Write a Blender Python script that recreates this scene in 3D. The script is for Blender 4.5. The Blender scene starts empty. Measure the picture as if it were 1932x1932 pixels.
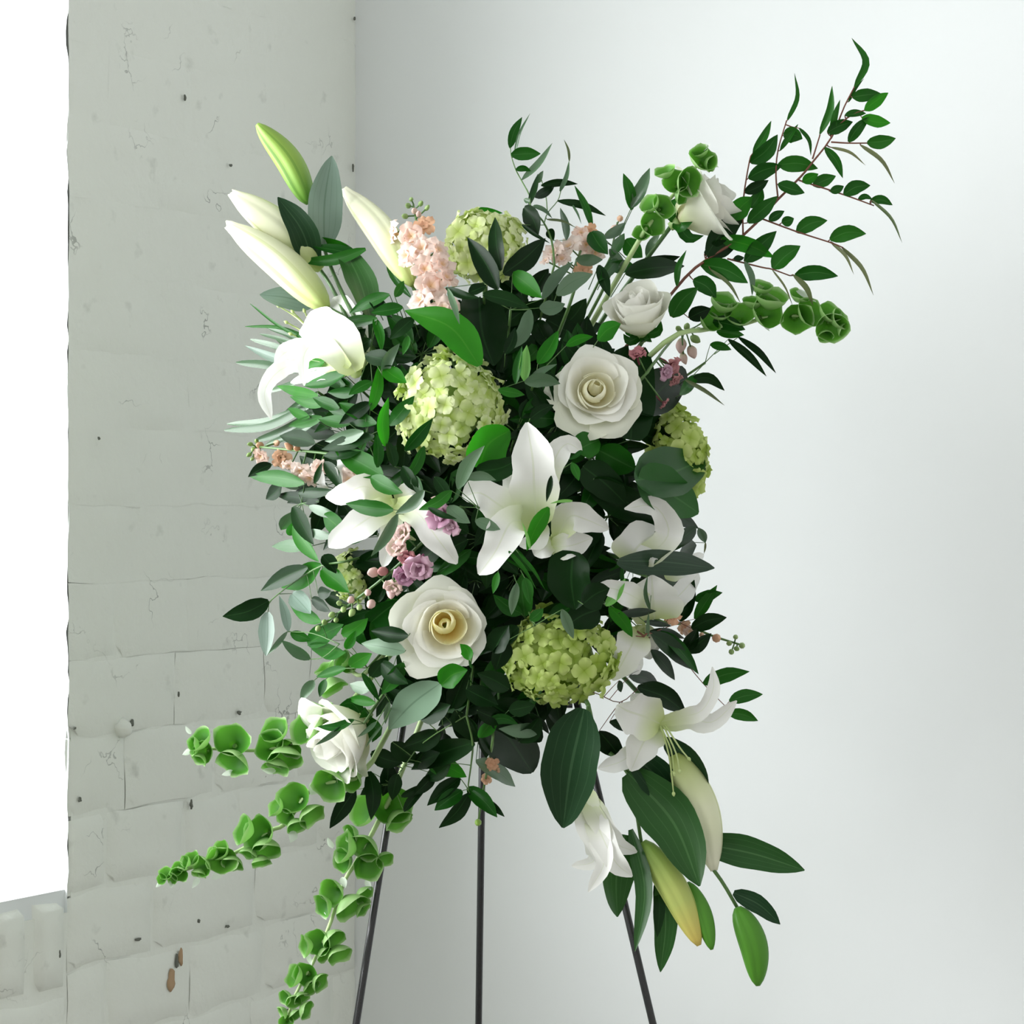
import bpy, math, random
from mathutils import Vector, Matrix, noise

random.seed(7)
SC = bpy.context.scene
COL = SC.collection

# ------------------------------------------------------------------ camera
F, S0, ZC = 4700.0, 1600.0, 1.35          # focal length in pixels, px per metre at the flowers, eye height
D0 = F / S0
cd = bpy.data.cameras.new('camera'); cam = bpy.data.objects.new('camera', cd); COL.objects.link(cam)
cd.sensor_width = 36.0; cd.lens = 36.0 * F / 1932.0
cam.location = (0, -D0, ZC); cam.rotation_euler = (math.pi / 2, 0, 0)
SC.camera = cam

# ------------------------------------------------------------------ world, daylight, exposure
w = bpy.data.worlds.new('world'); SC.world = w; w.use_nodes = True
bg = w.node_tree.nodes['Background']
bg.inputs[0].default_value = (1.0, 1.0, 0.955, 1); bg.inputs[1].default_value = 0.74
SC.view_settings.view_transform = 'Standard'; SC.view_settings.look = 'None'
SC.view_settings.exposure = 0.0; SC.view_settings.gamma = 1.0
SC.view_settings.use_curve_mapping = False

ANG = math.radians(30.2)
OC = Vector((-0.2425, 0.9125, 0))                      # corner of the room at floor level
EL = Vector((-math.sin(ANG), -math.cos(ANG), 0))       # along the brick wall, corner -> window
NL = Vector((math.cos(ANG), -math.sin(ANG), 0))        # brick wall, into the room
ER = NL.copy(); NR = EL.copy()                         # plaster wall runs along NL, faces EL
SJ, ZS, WW, ZT, TH = 0.676, 0.855, 3.7, 2.40, 0.42    # jamb, sill height, window width, head, wall thickness
al = bpy.data.lights.new('window_daylight', 'AREA'); al.shape = 'RECTANGLE'
al.size = WW - 0.1; al.size_y = ZT - ZS; al.energy = 186; al.color = (0.96, 0.985, 1.0)
alo = bpy.data.objects.new('window_daylight', al); COL.objects.link(alo)
alo.location = OC + EL * (SJ + WW / 2) - NL * (TH + 0.36) + Vector((0, 0, (ZS + ZT) / 2))
alo.rotation_euler = (NL - Vector((0, 0, .42))).to_track_quat('-Z', 'Y').to_euler()      # skylight falls slightly downwards

# ------------------------------------------------------------------ helpers
def P(x, y, Y=0.0):
    d = D0 + Y
    return Vector(((x - 966) / F * d, Y, ZC - (y - 966) / F * d))
def px2m(p, Y=0.0): return p / F * (D0 + Y)
def surf(x, y):
    r2 = ((x - 925) / 400.0) ** 2 + ((y - 910) / 560.0) ** 2
    return 0.10 - 0.24 * math.sqrt(max(0.0, 1 - r2))
def obj(name, me, mat, parent=None):
    o = bpy.data.objects.new(name, me); COL.objects.link(o)
    if mat is not None and len(me.materials) == 0: me.materials.append(mat)
    if parent is not None: o.parent = parent
    return o
def mesh(name, V, Fc, uv=None, smooth=True):
    me = bpy.data.meshes.new(name); me.from_pydata([tuple(v) for v in V], [], Fc)
    if uv:
        l = me.uv_layers.new(name='UVMap')
        for lp in me.loops: l.data[lp.index].uv = uv[lp.vertex_index]
    if smooth: me.polygons.foreach_set('use_smooth', [True] * len(me.polygons))
    me.update(); return me
def tag(o, label, cat, group=None, kind=None):
    if label: o['label'] = label
    if cat: o['category'] = cat
    if group: o['group'] = group
    if kind: o['kind'] = kind
    return o
def thing(name, label, cat, loc, group=None):
    e = bpy.data.objects.new(name, None); COL.objects.link(e); e.empty_display_size = .02
    e.location = loc; bpy.context.view_layer.update()
    return tag(e, label, cat, group)
def spline(pts, n):
    """Catmull-Rom through pts, n segments in all"""
    if len(pts) == 2: return [pts[0].lerp(pts[1], i / n) for i in range(n + 1)]
    Q = [pts[0] * 2 - pts[1]] + list(pts) + [pts[-1] * 2 - pts[-2]]
    out = []
    m = len(pts) - 1
    for i in range(n + 1):
        t = i / n * m; k = min(int(t), m - 1); t -= k
        a, b, c, d = Q[k], Q[k + 1], Q[k + 2], Q[k + 3]
        out.append(0.5 * ((2 * b) + (c - a) * t + (2 * a - 5 * b + 4 * c - d) * t * t + (3 * b - a - 3 * c + d) * t ** 3))
    return out
def prof(a, b):
    mx = (a / (a + b)) ** a * (b / (a + b)) ** b
    return lambda t: (max(t, 0) ** a) * (max(1 - t, 0) ** b) / mx
PR = {'ruscus': prof(.72, 1.0), 'lily': prof(.58, .8), 'tepal': prof(.46, .66), 'heart': prof(.4, .68), 'thin': prof(.5, 1.0), 'strap': prof(.3, .45)}
def ribbon(pts, w, profile='ruscus', roll=0.0, cup=0.18, m=9, n=4, wavy=0.0, seed=0, twist=0.0):
    C = spline(pts, m); V = []; UV = []; fc = []
    f = PR[profile]
    for i, c in enumerate(C):
        t = i / m
        T = (C[min(i + 1, m)] - C[max(i - 1, 0)]); T.normalize()
        N = Vector((0, -1, 0)); sd = T.cross(N)
        if sd.length < .25: sd = sd + T.cross(Vector((.6, 0, .8))) * (.3 - sd.length) * 3
        sd.normalize(); nn = sd.cross(T)
        a = roll + twist * (t - .5); s2 = sd * math.cos(a) + nn * math.sin(a); n2 = s2.cross(T)
        if n2.dot(Vector((0, -1, 0))) < 0 and abs(a) < 1.5: n2 = -n2
        hw = .5 * w * max(f(.02 + .975 * t), .03)
        for j in range(n + 1):
            u = 2 * j / n - 1
            off = n2 * (cup * hw * (u * u - .3))
            if wavy: off = off + n2 * (wavy * hw * math.sin(seed + t * 11 + u * 1.7) * u * u) + s2 * (wavy * .5 * hw * math.sin(seed * 2 + t * 17) * u)
            V.append(c + s2 * (hw * u) + off); UV.append((j / n, t))
    for i in range(m):
        for j in range(n):
            a = i * (n + 1) + j; fc.append((a, a + 1, a + n + 2, a + n + 1))
    return mesh('ribbon', V, fc, UV)
def tube_data(pts, r0, r1, k=5, V=None, fc=None, n=None):
    V = [] if V is None else V; fc = [] if fc is None else fc
    C = spline(pts, n or max(2, 3 * (len(pts) - 1))); b0 = len(V); m = len(C) - 1
    for i, c in enumerate(C):
        T = (C[min(i + 1, m)] - C[max(i - 1, 0)]); T.normalize()
        A = T.orthogonal() if i == 0 else (A - T * A.dot(T)); A.normalize(); B = T.cross(A)
        r = r0 + (r1 - r0) * i / m
        for j in range(k):
            a = 2 * math.pi * j / k; V.append(c + A * (r * math.cos(a)) + B * (r * math.sin(a)))
    for i in range(m):
        for j in range(k):
            fc.append((b0 + i * k + j, b0 + i * k + (j + 1) % k, b0 + (i + 1) * k + (j + 1) % k, b0 + (i + 1) * k + j))
    fc.append(tuple(b0 + j for j in range(k))[::-1]); fc.append(tuple(b0 + m * k + j for j in range(k)))
    return V, fc
def tube(pts, r0, r1=None, k=6, n=None):
    V, fc = tube_data(pts, r0, r0 if r1 is None else r1, k, n=n); return mesh('tube', V, fc)
def box_data(V, fc, o, ax, ay, az):
    b = len(V)
    for k in (0, 1):
        for j in (0, 1):
            for i in (0, 1): V.append(o + ax * i + ay * j + az * k)
    for q in ((0, 2, 3, 1), (4, 5, 7, 6), (0, 1, 5, 4), (2, 6, 7, 3), (0, 4, 6, 2), (1, 3, 7, 5)): fc.append(tuple(b + i for i in q))

# ------------------------------------------------------------------ materials
def lin(r, g, b):
    return tuple(((c / 255.0) / 12.92 if c <= 10 else ((c / 255.0 + .055) / 1.055) ** 2.4) for c in (r, g, b)) + (1,)
def nodes(name):
    m = bpy.data.materials.new(name); m.use_nodes = True; t = m.node_tree
    return m, t, t.nodes['Principled BSDF'], t.nodes['Material Output'], t.nodes, t.links
def mixc(N, L, fac, a, b):
    x = N.new('ShaderNodeMix'); x.data_type = 'RGBA'
    for s, v in ((x.inputs[0], fac), (x.inputs[6], a), (x.inputs[7], b)):
        if hasattr(v, 'is_output'): L.new(v, s)
        else: s.default_value = v
    return x.outputs[2]
def mth(N, L, op, a, b=None, c=None):
    x = N.new('ShaderNodeMath'); x.operation = op
    for s, v in zip(x.inputs, (a, b, c)):
        if v is None: continue
        if hasattr(v, 'is_output'): L.new(v, s)
        else: s.default_value = v
    return x.outputs[0]
def ramp(N, L, fac, stops):
    r = N.new('ShaderNodeValToRGB'); L.new(fac, r.inputs[0]); e = r.color_ramp.elements
    while len(e) < len(stops): e.new(.5)
    for q, (p, c) in zip(e, stops): q.position = p; q.color = c
    return r.outputs[0]
def leafy(name, c1, c2, rough=.38, trans=.2, vein=None, nveins=0, base=None, tip=None, spec=.5, tcol=None, back=None):
    m, t, B, O, N, L = nodes(name)
    oi = N.new('ShaderNodeObjectInfo'); col = mixc(N, L, oi.outputs['Random'], c1, c2)
    uv = N.new('ShaderNodeUVMap'); sp = N.new('ShaderNodeSeparateXYZ'); L.new(uv.outputs[0], sp.inputs[0])
    if base: col = mixc(N, L, ramp(N, L, sp.outputs[1], [(0, (1, 1, 1, 1)), (base[1], (0, 0, 0, 1))]), col, base[0])
    if tip: col = mixc(N, L, ramp(N, L, sp.outputs[1], [(tip[1], (0, 0, 0, 1)), (1, (1, 1, 1, 1))]), col, tip[0])
    if vein:
        a = mth(N, L, 'ABSOLUTE', mth(N, L, 'SUBTRACT', sp.outputs[0], .5))
        mk = mth(N, L, 'LESS_THAN', a, .025)
        if nveins:
            s = mth(N, L, 'ABSOLUTE', mth(N, L, 'SINE', mth(N, L, 'MULTIPLY', sp.outputs[0], math.pi * nveins)))
            mk = mth(N, L, 'MAXIMUM', mk, mth(N, L, 'MULTIPLY', mth(N, L, 'LESS_THAN', s, .14), .6))
        col = mixc(N, L, mth(N, L, 'MULTIPLY', mk, vein[1]), col, vein[0])
    if back:
        ge = N.new('ShaderNodeNewGeometry'); col = mixc(N, L, mth(N, L, 'MULTIPLY', ge.outputs['Backfacing'], .75), col, back)   # outer side of the cup is paler
    L.new(col, B.inputs['Base Color']); B.inputs['Roughness'].default_value = rough
    B.inputs['Specular IOR Level'].default_value = spec
    no = N.new('ShaderNodeTexNoise'); no.inputs['Scale'].default_value = 140
    bp = N.new('ShaderNodeBump'); bp.inputs['Strength'].default_value = .05; bp.inputs['Distance'].default_value = .002
    L.new(no.outputs[0], bp.inputs['Height']); L.new(bp.outputs[0], B.inputs['Normal'])
    if trans:
        tr = N.new('ShaderNodeBsdfTranslucent'); mx = N.new('ShaderNodeMixShader'); mx.inputs[0].default_value = trans
        if tcol: L.new(mixc(N, L, .6, col, tcol), tr.inputs[0])
        else: L.new(col, tr.inputs[0])
        L.new(B.outputs[0], mx.inputs[1]); L.new(tr.outputs[0], mx.inputs[2]); L.new(mx.outputs[0], O.inputs[0])
    return m
M = {}
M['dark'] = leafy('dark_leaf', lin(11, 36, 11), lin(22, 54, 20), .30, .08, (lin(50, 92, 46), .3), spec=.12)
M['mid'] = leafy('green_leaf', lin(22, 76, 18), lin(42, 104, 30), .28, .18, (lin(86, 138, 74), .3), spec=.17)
M['bright'] = leafy('bright_leaf', lin(28, 94, 20), lin(50, 122, 30), .30, .36, (lin(86, 150, 54), .35), tcol=lin(50, 175, 14), spec=.18)
M['pale'] = leafy('pale_sheen_leaf', lin(66, 98, 66), lin(98, 128, 96), .24, .14, (lin(66, 106, 66), .35), spec=.6)  # sky sheen put into the colour; also serves leaves that are pale themselves
M['silversheen'] = leafy('silver_sheen_leaf', lin(122, 146, 132), lin(148, 168, 156), .32, .2, (lin(88, 118, 98), .6), 6)  # whitish sky gloss painted as leaf colour, shared with real pale undersides
M['olive'] = leafy('olive_leaf', lin(84, 104, 60), lin(110, 116, 76), .4, .15)
M['lime'] = leafy('lime_leaf', lin(120, 190, 90), lin(140, 200, 104), .36, .35, (lin(170, 215, 130), .4))
M['lilyleaf'] = leafy('lily_leaf', lin(38, 80, 34), lin(54, 98, 44), .34, .16, (lin(94, 138, 84), .35), 6, spec=.28)
M['lilydark'] = leafy('lily_leaf_dark', lin(22, 52, 28), lin(34, 66, 38), .40, .08, (lin(80, 114, 80), .35), 6, spec=.2)
M['sage'] = leafy('sage_leaf', lin(118, 148, 122), lin(132, 160, 132), .5, .15, (lin(80, 110, 85), .6))
M['stem'] = leafy('green_stem', lin(70, 106, 56), lin(96, 132, 70), .45, 0)
M['palestem'] = leafy('pale_stem', lin(168, 196, 132), lin(186, 208, 150), .45, 0)
M['redstem'] = leafy('red_stem', lin(112, 66, 52), lin(134, 86, 66), .5, 0)
M['darkstem'] = leafy('dark_stem', lin(48, 60, 38), lin(62, 74, 46), .5, 0)
M['rose'] = leafy('rose_petal', lin(250, 250, 242), lin(253, 252, 247), .6, .3, base=(lin(244, 240, 196), .7), spec=.2)
M['rosein'] = leafy('rose_inner_petal', lin(253, 251, 232), lin(254, 253, 240), .6, .5, base=(lin(254, 240, 176), .5), spec=.15)
M['rosegold'] = leafy('rose_gold_petal', lin(253, 249, 210), lin(254, 251, 224), .6, .5, base=(lin(255, 218, 70), .62), spec=.15)
M['rosegreen'] = leafy('rose_outer_petal', lin(242, 244, 226), lin(248, 249, 238), .55, .22, base=(lin(208, 218, 150), .7), spec=.25)
M['tepal'] = leafy('lily_petal', lin(248, 248, 244), lin(252, 252, 249), .5, .25, (lin(226, 232, 206), .5), base=(lin(206, 220, 150), .45), spec=.3)
M['filament'] = leafy('lily_stamen', lin(196, 214, 140), lin(208, 224, 156), .5, .1)
M['budgreen'] = leafy('lily_bud_green', lin(150, 188, 80), lin(160, 196, 90), .42, .15, (lin(96, 146, 50), .8), 3, base=(lin(96, 152, 52), .5), spec=.4)
M['budpale'] = leafy('lily_bud_pale', lin(236, 239, 204), lin(242, 244, 216), .45, .15, (lin(196, 206, 130), .7), 3, base=(lin(196, 214, 122), .5), tip=(lin(250, 248, 226), .7), spec=.4)
M['budgrass'] = leafy('lily_bud_grass', lin(84, 148, 42), lin(96, 158, 50), .42, .15, (lin(52, 104, 28), .8), 3, spec=.4)
M['budyellow'] = leafy('lily_bud_yellow', lin(196, 208, 116), lin(204, 212, 126), .42, .15, (lin(140, 166, 70), .7), 3, base=(lin(150, 190, 90), .5), tip=(lin(232, 206, 110), .6), spec=.4)
M['hyd'] = leafy('hydrangea_floret', lin(222, 236, 160), lin(240, 247, 200), .55, .3, base=(lin(196, 218, 104), .7), spec=.25)
M['hydlime'] = leafy('hydrangea_lime_floret', lin(190, 212, 112), lin(214, 230, 146), .55, .3, base=(lin(164, 192, 70), .7), spec=.25)
M['peach'] = leafy('stock_petal', lin(252, 220, 206), lin(253, 236, 228), .6, .3, base=(lin(248, 212, 160), .4), spec=.2)
M['apricot'] = leafy('stock_bud', lin(234, 184, 150), lin(240, 200, 170), .6, .2, spec=.2)
M['mauve'] = leafy('snapdragon_petal', lin(206, 158, 186), lin(232, 198, 212), .55, .3, base=(lin(160, 96, 130), .6), spec=.25)
M['blush'] = leafy('snapdragon_bud', lin(224, 190, 186), lin(236, 208, 198), .55, .2, base=(lin(196, 206, 160), .5), spec=.25)
M['rosy'] = leafy('snapdragon_rosy', lin(186, 122, 128), lin(204, 150, 148), .55, .2, base=(lin(150, 80, 96), .6), spec=.25)
M['sepal'] = leafy('green_bud', lin(136, 168, 96), lin(166, 192, 126), .5, .1)
M['bell'] = leafy('bell_calyx', lin(80, 148, 48), lin(112, 174, 70), .45, .24, base=(lin(26, 88, 16), .75), tip=(lin(198, 222, 172), .74), spec=.3, tcol=lin(110, 195, 50), back=lin(158, 194, 128))
M['bract'] = leafy('pale_bract', lin(226, 236, 222), lin(240, 245, 238), .5, .3)
def simple(name, col, rough, metal=0.0, spec=.5):
    m, t, B, O, N, L = nodes(name); B.inputs['Base Color'].default_value = col
    B.inputs['Roughness'].default_value = rough; B.inputs['Metallic'].default_value = metal
    B.inputs['Specular IOR Level'].default_value = spec
    no = N.new('ShaderNodeTexNoise'); no.inputs['Scale'].default_value = 90
    L.new(mth(N, L, 'MULTIPLY_ADD', no.outputs[0], .2, rough - .1), B.inputs['Roughness']); return m
M['iron'] = simple('black_enamel', lin(30, 31, 33), .3, .0, .6)
M['foam'] = simple('floral_foam', lin(30, 52, 30), .9)
M['hole'] = simple('dark_hole', lin(112, 115, 107), .95, 0, .1)
M['bare'] = simple('bare_brick', lin(178, 150, 120), .9, 0, .2)
M['frame'] = simple('window_frame_paint', lin(226, 228, 226), .45)

def wallmat(name, base, crack, scale, rough=.62):
    m, t, B, O, N, L = nodes(name)
    tc = N.new('ShaderNodeNewGeometry'); pos = tc.outputs['Position']
    n1 = N.new('ShaderNodeTexNoise'); n1.inputs['Scale'].default_value = 5; n1.inputs['Detail'].default_value = 5; L.new(pos, n1.inputs['Vector'])
    n2 = N.new('ShaderNodeTexNoise'); n2.inputs['Scale'].default_value = scale; n2.inputs['Detail'].default_value = 6; n2.inputs['Roughness'].default_value = .6; L.new(pos, n2.inputs['Vector'])
    col = mixc(N, L, n1.outputs[0], tuple(c * .95 for c in base[:3]) + (1,), base)
    h = n2.outputs[0]
    if crack:
        # hairline cracks in the old paint: thin voronoi borders, broken up and masked
        mp = N.new('ShaderNodeVectorMath'); mp.operation = 'ADD'; L.new(pos, mp.inputs[0])
        n3 = N.new('ShaderNodeTexNoise'); n3.inputs['Scale'].default_value = 14; n3.inputs['Detail'].default_value = 4; L.new(pos, n3.inputs['Vector'])
        sc = N.new('ShaderNodeVectorMath'); sc.operation = 'SCALE'; sc.inputs['Scale'].default_value = .16
        L.new(n3.outputs['Color'], sc.inputs[0]); L.new(sc.outputs[0], mp.inputs[1])
        vo = N.new('ShaderNodeTexVoronoi'); vo.feature = 'DISTANCE_TO_EDGE'; vo.inputs['Scale'].default_value = 7.5; L.new(mp.outputs[0], vo.inputs['Vector'])
        ln = mth(N, L, 'LESS_THAN', vo.outputs[0], .006)
        n4 = N.new('ShaderNodeTexNoise'); n4.inputs['Scale'].default_value = 9; n4.inputs['Detail'].default_value = 3; L.new(pos, n4.inputs['Vector'])
        mk = mth(N, L, 'MULTIPLY', ln, ramp(N, L, n4.outputs[0], [(.56, (0, 0, 0, 1)), (.66, (1, 1, 1, 1))]))
        col = mixc(N, L, mth(N, L, 'MULTIPLY', mk, .55), col, lin(92, 98, 92))
        n5 = N.new('ShaderNodeTexNoise'); n5.inputs['Scale'].default_value = 26; n5.inputs['Detail'].default_value = 5; L.new(pos, n5.inputs['Vector'])
        sm = ramp(N, L, n5.outputs[0], [(.64, (0, 0, 0, 1)), (.78, (1, 1, 1, 1))])
        col = mixc(N, L, mth(N, L, 'MULTIPLY', sm, .30), col, lin(148, 152, 142))
        h = mth(N, L, 'SUBTRACT', h, mth(N, L, 'MULTIPLY', mk, .5))
    L.new(col, B.inputs['Base Color']); B.inputs['Roughness'].default_value = rough; B.inputs['Specular IOR Level'].default_value = .25
    bp = N.new('ShaderNodeBump'); bp.inputs['Strength'].default_value = .35 if crack else .06; bp.inputs['Distance'].default_value = .006 if crack else .002
    L.new(h, bp.inputs['Height']); L.new(bp.outputs[0], B.inputs['Normal']); return m
M['brickpaint'] = wallmat('painted_brick', lin(239, 242, 235), True, 42)
M['plaster'] = wallmat('white_plaster', lin(236, 239, 240), False, 60)
M['jamb'] = wallmat('white_jamb_plaster', lin(234, 238, 239), False, 50)
M['floor'] = simple('floor_concrete', lin(150, 146, 138), .7)

# ------------------------------------------------------------------ the room
def Wl(s, n, z): return OC + EL * s + NL * n + Vector((0, 0, z))
Z = Vector((0, 0, 1)); HT = 3.3; LL = 5.4; LR = 3.6
V = []; fc = []
def wl_box(s0, s1, z0, z1, n1=-.0012): box_data(V, fc, Wl(s0, -TH, z0), EL * (s1 - s0), NL * (TH + n1), Z * (z1 - z0))
wl_box(-TH, SJ - .008, 0, HT); wl_box(SJ - .008, SJ + WW, 0, ZS - .03); wl_box(SJ - .008, SJ + WW, ZT, HT, 0); wl_box(SJ + WW, LL, 0, HT, 0)
wall_left = tag(obj('wall_left', mesh('wall_left', V, fc, smooth=False), M['brickpaint']), None, None, kind='structure')
V = []; fc = []; box_data(V, fc, OC - NR * .2 - ER * .01, ER * LR, NR * .2, Z * HT)
wall_right = tag(obj('wall_right', mesh('wall_right', V, fc, smooth=False), M['plaster']), None, None, kind='structure')
V = []; fc = []; box_data(V, fc, OC - NL * TH - NR * .25 - Z * .1, NL * (LR + .5), EL * (LL + .4), Z * .1)
floor = tag(obj('floor', mesh('floor', V, fc, smooth=False), M['floor']), None, None, kind='structure')
V = []; fc = []; box_data(V, fc, OC - NL * TH - NR * .25 + Z * HT, NL * (LR + .5), EL * (LL + .4), Z * .1)
ceiling = tag(obj('ceiling', mesh('ceiling', V, fc, smooth=False), M['plaster']), None, None, kind='structure')
# plastered jamb lining and sloping sill
V = []; fc = []; m = 90
for i in range(m + 1):
    z = ZS - .03 + (ZT - ZS + .03) * i / m
    for k in range(7):
        n = -TH + (TH + .0005) * k / 6
        s = SJ + .003 * noise.noise(Vector((z * 9, n * 6, 1))) + (.008 * noise.noise(Vector((z * 19, 3, 0))) + .005 * noise.noise(Vector((z * 60, 3, 0))) if k == 6 else 0)
        V.append(Wl(s, n, z))
for i in range(m):
    for k in range(6):
        a = i * 7 + k; fc.append((a, a + 7, a + 8, a + 1))
obj('jamb_lining', mesh('jamb_lining', V, fc), M['jamb'], wall_left)
V = []; fc = []; box_data(V, fc, Wl(SJ - .004, -TH, ZS - .03), EL * (WW + .008), NL * (TH - .004), Z * .03)
for q in (4, 5, 6, 7): V[q] = V[q] + (Z * .02 if (V[q] - OC).dot(NL) < -.2 else Z * 0)
win = tag(obj('window_1', mesh('window_1', V, fc, smooth=False), M['jamb']), None, None, kind='structure'); win.name = 'window_1'
V = []; fc = []
def wf(s0, s1, z0, z1): box_data(V, fc, Wl(s0, -TH + .02, z0), EL * (s1 - s0), NL * .06, Z * (z1 - z0))
wf(SJ + .01, SJ + .06, ZS + .03, ZT); wf(SJ + WW - .06, SJ + WW - .005, ZS + .03, ZT); wf(SJ + .06, SJ + WW - .06, ZS + .03, ZS + .09); wf(SJ + .06, SJ + WW - .06, ZT - .06, ZT)
wf(SJ + WW / 2 - .025, SJ + WW / 2 + .025, ZS + .09, ZT - .06); wf(SJ + .06, SJ + WW - .06, 1.85, 1.89)
obj('window_frame', mesh('window_frame', V, fc, smooth=False), M['frame'], win)
gm, gt, B, O, N, L = nodes('window_glass')
tr = N.new('ShaderNodeBsdfTransparent'); gl = N.new('ShaderNodeBsdfGlossy'); gl.inputs['Roughness'].default_value = .02
mx = N.new('ShaderNodeMixShader'); mx.inputs[0].default_value = .05; L.new(tr.outputs[0], mx.inputs[1]); L.new(gl.outputs[0], mx.inputs[2]); L.new(mx.outputs[0], O.inputs[0])
for a, b in ((SJ + .06, SJ + WW / 2 - .025), (SJ + WW / 2 + .025, SJ + WW - .06)):
    for c, d in ((ZS + .09, 1.85), (1.89, ZT - .06)):
        V = []; fc = []; box_data(V, fc, Wl(a, -TH + .045, c), EL * (b - a), NL * .005, Z * (d - c)); obj('pane', mesh('pane', V, fc, smooth=False), gm, win)

def brick(s0, s1, z0, z1, proud, tilt=0.0, seed=0.0, m=9, n=6, amp=.0022, rim=-.006):
    """rounded, hand-painted brick face with its own uneven relief"""
    V = []; fc = []; r = .010
    for j in range(n + 1):
        for i in range(m + 1):
            u, v = i / m, j / n
            s = s0 + (s1 - s0) * u; z = z0 + (z1 - z0) * v + tilt * (u - .5)
            e = min(u * (s1 - s0), (1 - u) * (s1 - s0), v * (z1 - z0), (1 - v) * (z1 - z0))
            d = proud + amp * noise.noise(Vector((s * 17, z * 17, seed))) + amp * .7 * noise.noise(Vector((s * 50, z * 50, seed + 4)))
            if e < 1e-6:
                d = min(proud, rim + .0034 * noise.noise(Vector((s * 14, z * 14, 77)))); s += .005 * noise.noise(Vector((s * 16, z * 16, 9))); z += .006 * noise.noise(Vector((s * 14, z * 14, 19)))
            V.append(Wl(s, d, z))
    # pull the first inner ring close to the rim so the arris stays crisp
    for j in range(n + 1):
        for i in range(m + 1):
            if 0 < i < m and 0 < j < n:
                q = V[j * (m + 1) + i]
                if i == 1: q -= EL * max(0, (s1 - s0) / m - r)
                if i == m - 1: q += EL * max(0, (s1 - s0) / m - r)
                if j == 1: q.z -= max(0, (z1 - z0) / n - r)
                if j == n - 1: q.z += max(0, (z1 - z0) / n - r)
    for j in range(n):
        for i in range(m):
            a = j * (m + 1) + i; fc.append((a, a + m + 1, a + m + 2, a + 1))
    return mesh('brick', V, fc)
CH = .102; z = .951 - CH * 9; row = 0
joints = {9: [.16, .36, .56], 8: [.10, .30, .43, .60], 10: [.12, .24, .45], 11: [.22, .42, .58]}
while z < 2.95:
    j = -.002
    up = min(1.0, max(0.0, (z - .85) / .5))
    pr = .0030 * (1 - up) + .0010 * up
    gap = .0032 * (1 - up) - .002 * up; rm = -.0018 * (1 - up) + .0006 * up
    end = SJ - .001 if z > ZS - .02 else 1.25
    cuts = joints.get(row) or [(.09 if row % 2 else .2) + .215 * k + random.uniform(-.045, .045) for k in range(6)]
    cuts = [c for c in cuts if .05 < c < end - .045] + [end]
    top = z + CH - gap
    if z <= ZS - .13 < z + CH * 1.9 and z + CH > ZS - .13: pass
    for c in cuts:
        zt = top
        if c > SJ + .001 and zt > ZS - .135: zt = ZS - .137
        if c > SJ + .001 and j < SJ and zt < top:              # brick that runs under the sill: stop it at the jamb line
            obj('brick', brick(j, SJ, z, top, pr, random.uniform(-.003, .003), random.random() * 50, rim=rm), M['brickpaint'], wall_left); j = SJ + .008
            if c - j < .04: j = c; continue
        if zt - z > .03:
            p2 = pr * random.uniform(.6, 1.3)
            obj('brick', brick(j, c - gap if c < end else c, z, zt, p2, random.uniform(-.004, .004) * (1 - up), random.random() * 50, rim=rm), M['brickpaint'], wall_left)
        j = c
    z += CH; row += 1
# rowlock course under the window sill
s = SJ + .006
for k in range(7):
    obj('brick', brick(s, s + .062, ZS - .128, ZS - .012, .006 + random.uniform(-.002, .002), 0, k * 3.3, 5, 6), M['brickpaint'], wall_left); s += .074
# chips, holes and the painted-over bolt
def at_wall(x, y, lift=.0):
    """point of the brick wall seen at photo pixel (x, y)"""
    d = Vector(((x - 966) / F, 1, -(y - 966) / F)); c0 = Vector((0, -D0, ZC)); q = OC + NL * lift
    t = (q - c0).dot(NL) / d.dot(NL); return c0 + d * t
def blob(name, x, y, wx, wy, mat, lift, seed, thick=.003, dome=0.0):
    c = at_wall(x, y, lift); V = [c + NL * (thick * (.3 + dome))]; fc = []; k = 14
    for r, h in ((.6, .3 + .8 * dome), (1, 0.0), (1.05, -1)):
        for i in range(k):
            a = 2 * math.pi * i / k; q = r * (1 + .8 * noise.noise(Vector((math.cos(a) * 1.3, math.sin(a) * 1.3, seed))))
            V.append(c + EL * (wx / S0 * 1.1 * q * math.cos(a)) + Z * (wy / S0 * 1.1 * q * math.sin(a)) + NL * (thick * h))
    for i in range(k): fc.append((0, 1 + i, 1 + (i + 1) % k))
    for b in (1, 1 + k):
        for i in range(k): fc.append((b + i, b + k + i, b + k + (i + 1) % k, b + (i + 1) % k))
    return obj(name, mesh(name, V, fc), mat, wall_left)
for q, (x, y, a, b) in enumerate(((350, 185, 4, 7), (437, 312, 6, 4), (188, 827, 4, 4), (670, 35, 4, 5), (667, 315, 3, 12), (250, 1364, 8, 7), (376, 1738, 6, 5), (262, 1772, 12, 4), (152, 1508, 5, 7), (362, 1518, 5, 12), (430, 1748, 9, 4), (335, 1815, 6, 16), (113, 1800, 5, 14), (142, 1374, 7, 3), (545, 1905, 8, 2), (676, 1918, 9, 8), (452, 1345, 9, 5), (338, 1310, 2, 8))):
    blob('paint_chip', x, y, a * .7, b * .7, M['hole'], .0062, q * 1.7, .002)
blob('bare_brick_patch', 325, 1850, 12, 20, M['bare'], .006, 5, .002); blob('bare_brick_patch', 342, 1805, 7, 16, M['bare'], .0058, 8, .002)
blob('painted_bolt', 232, 1376, 15, 17, M['brickpaint'], .006, 2, .012, .8)

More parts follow.
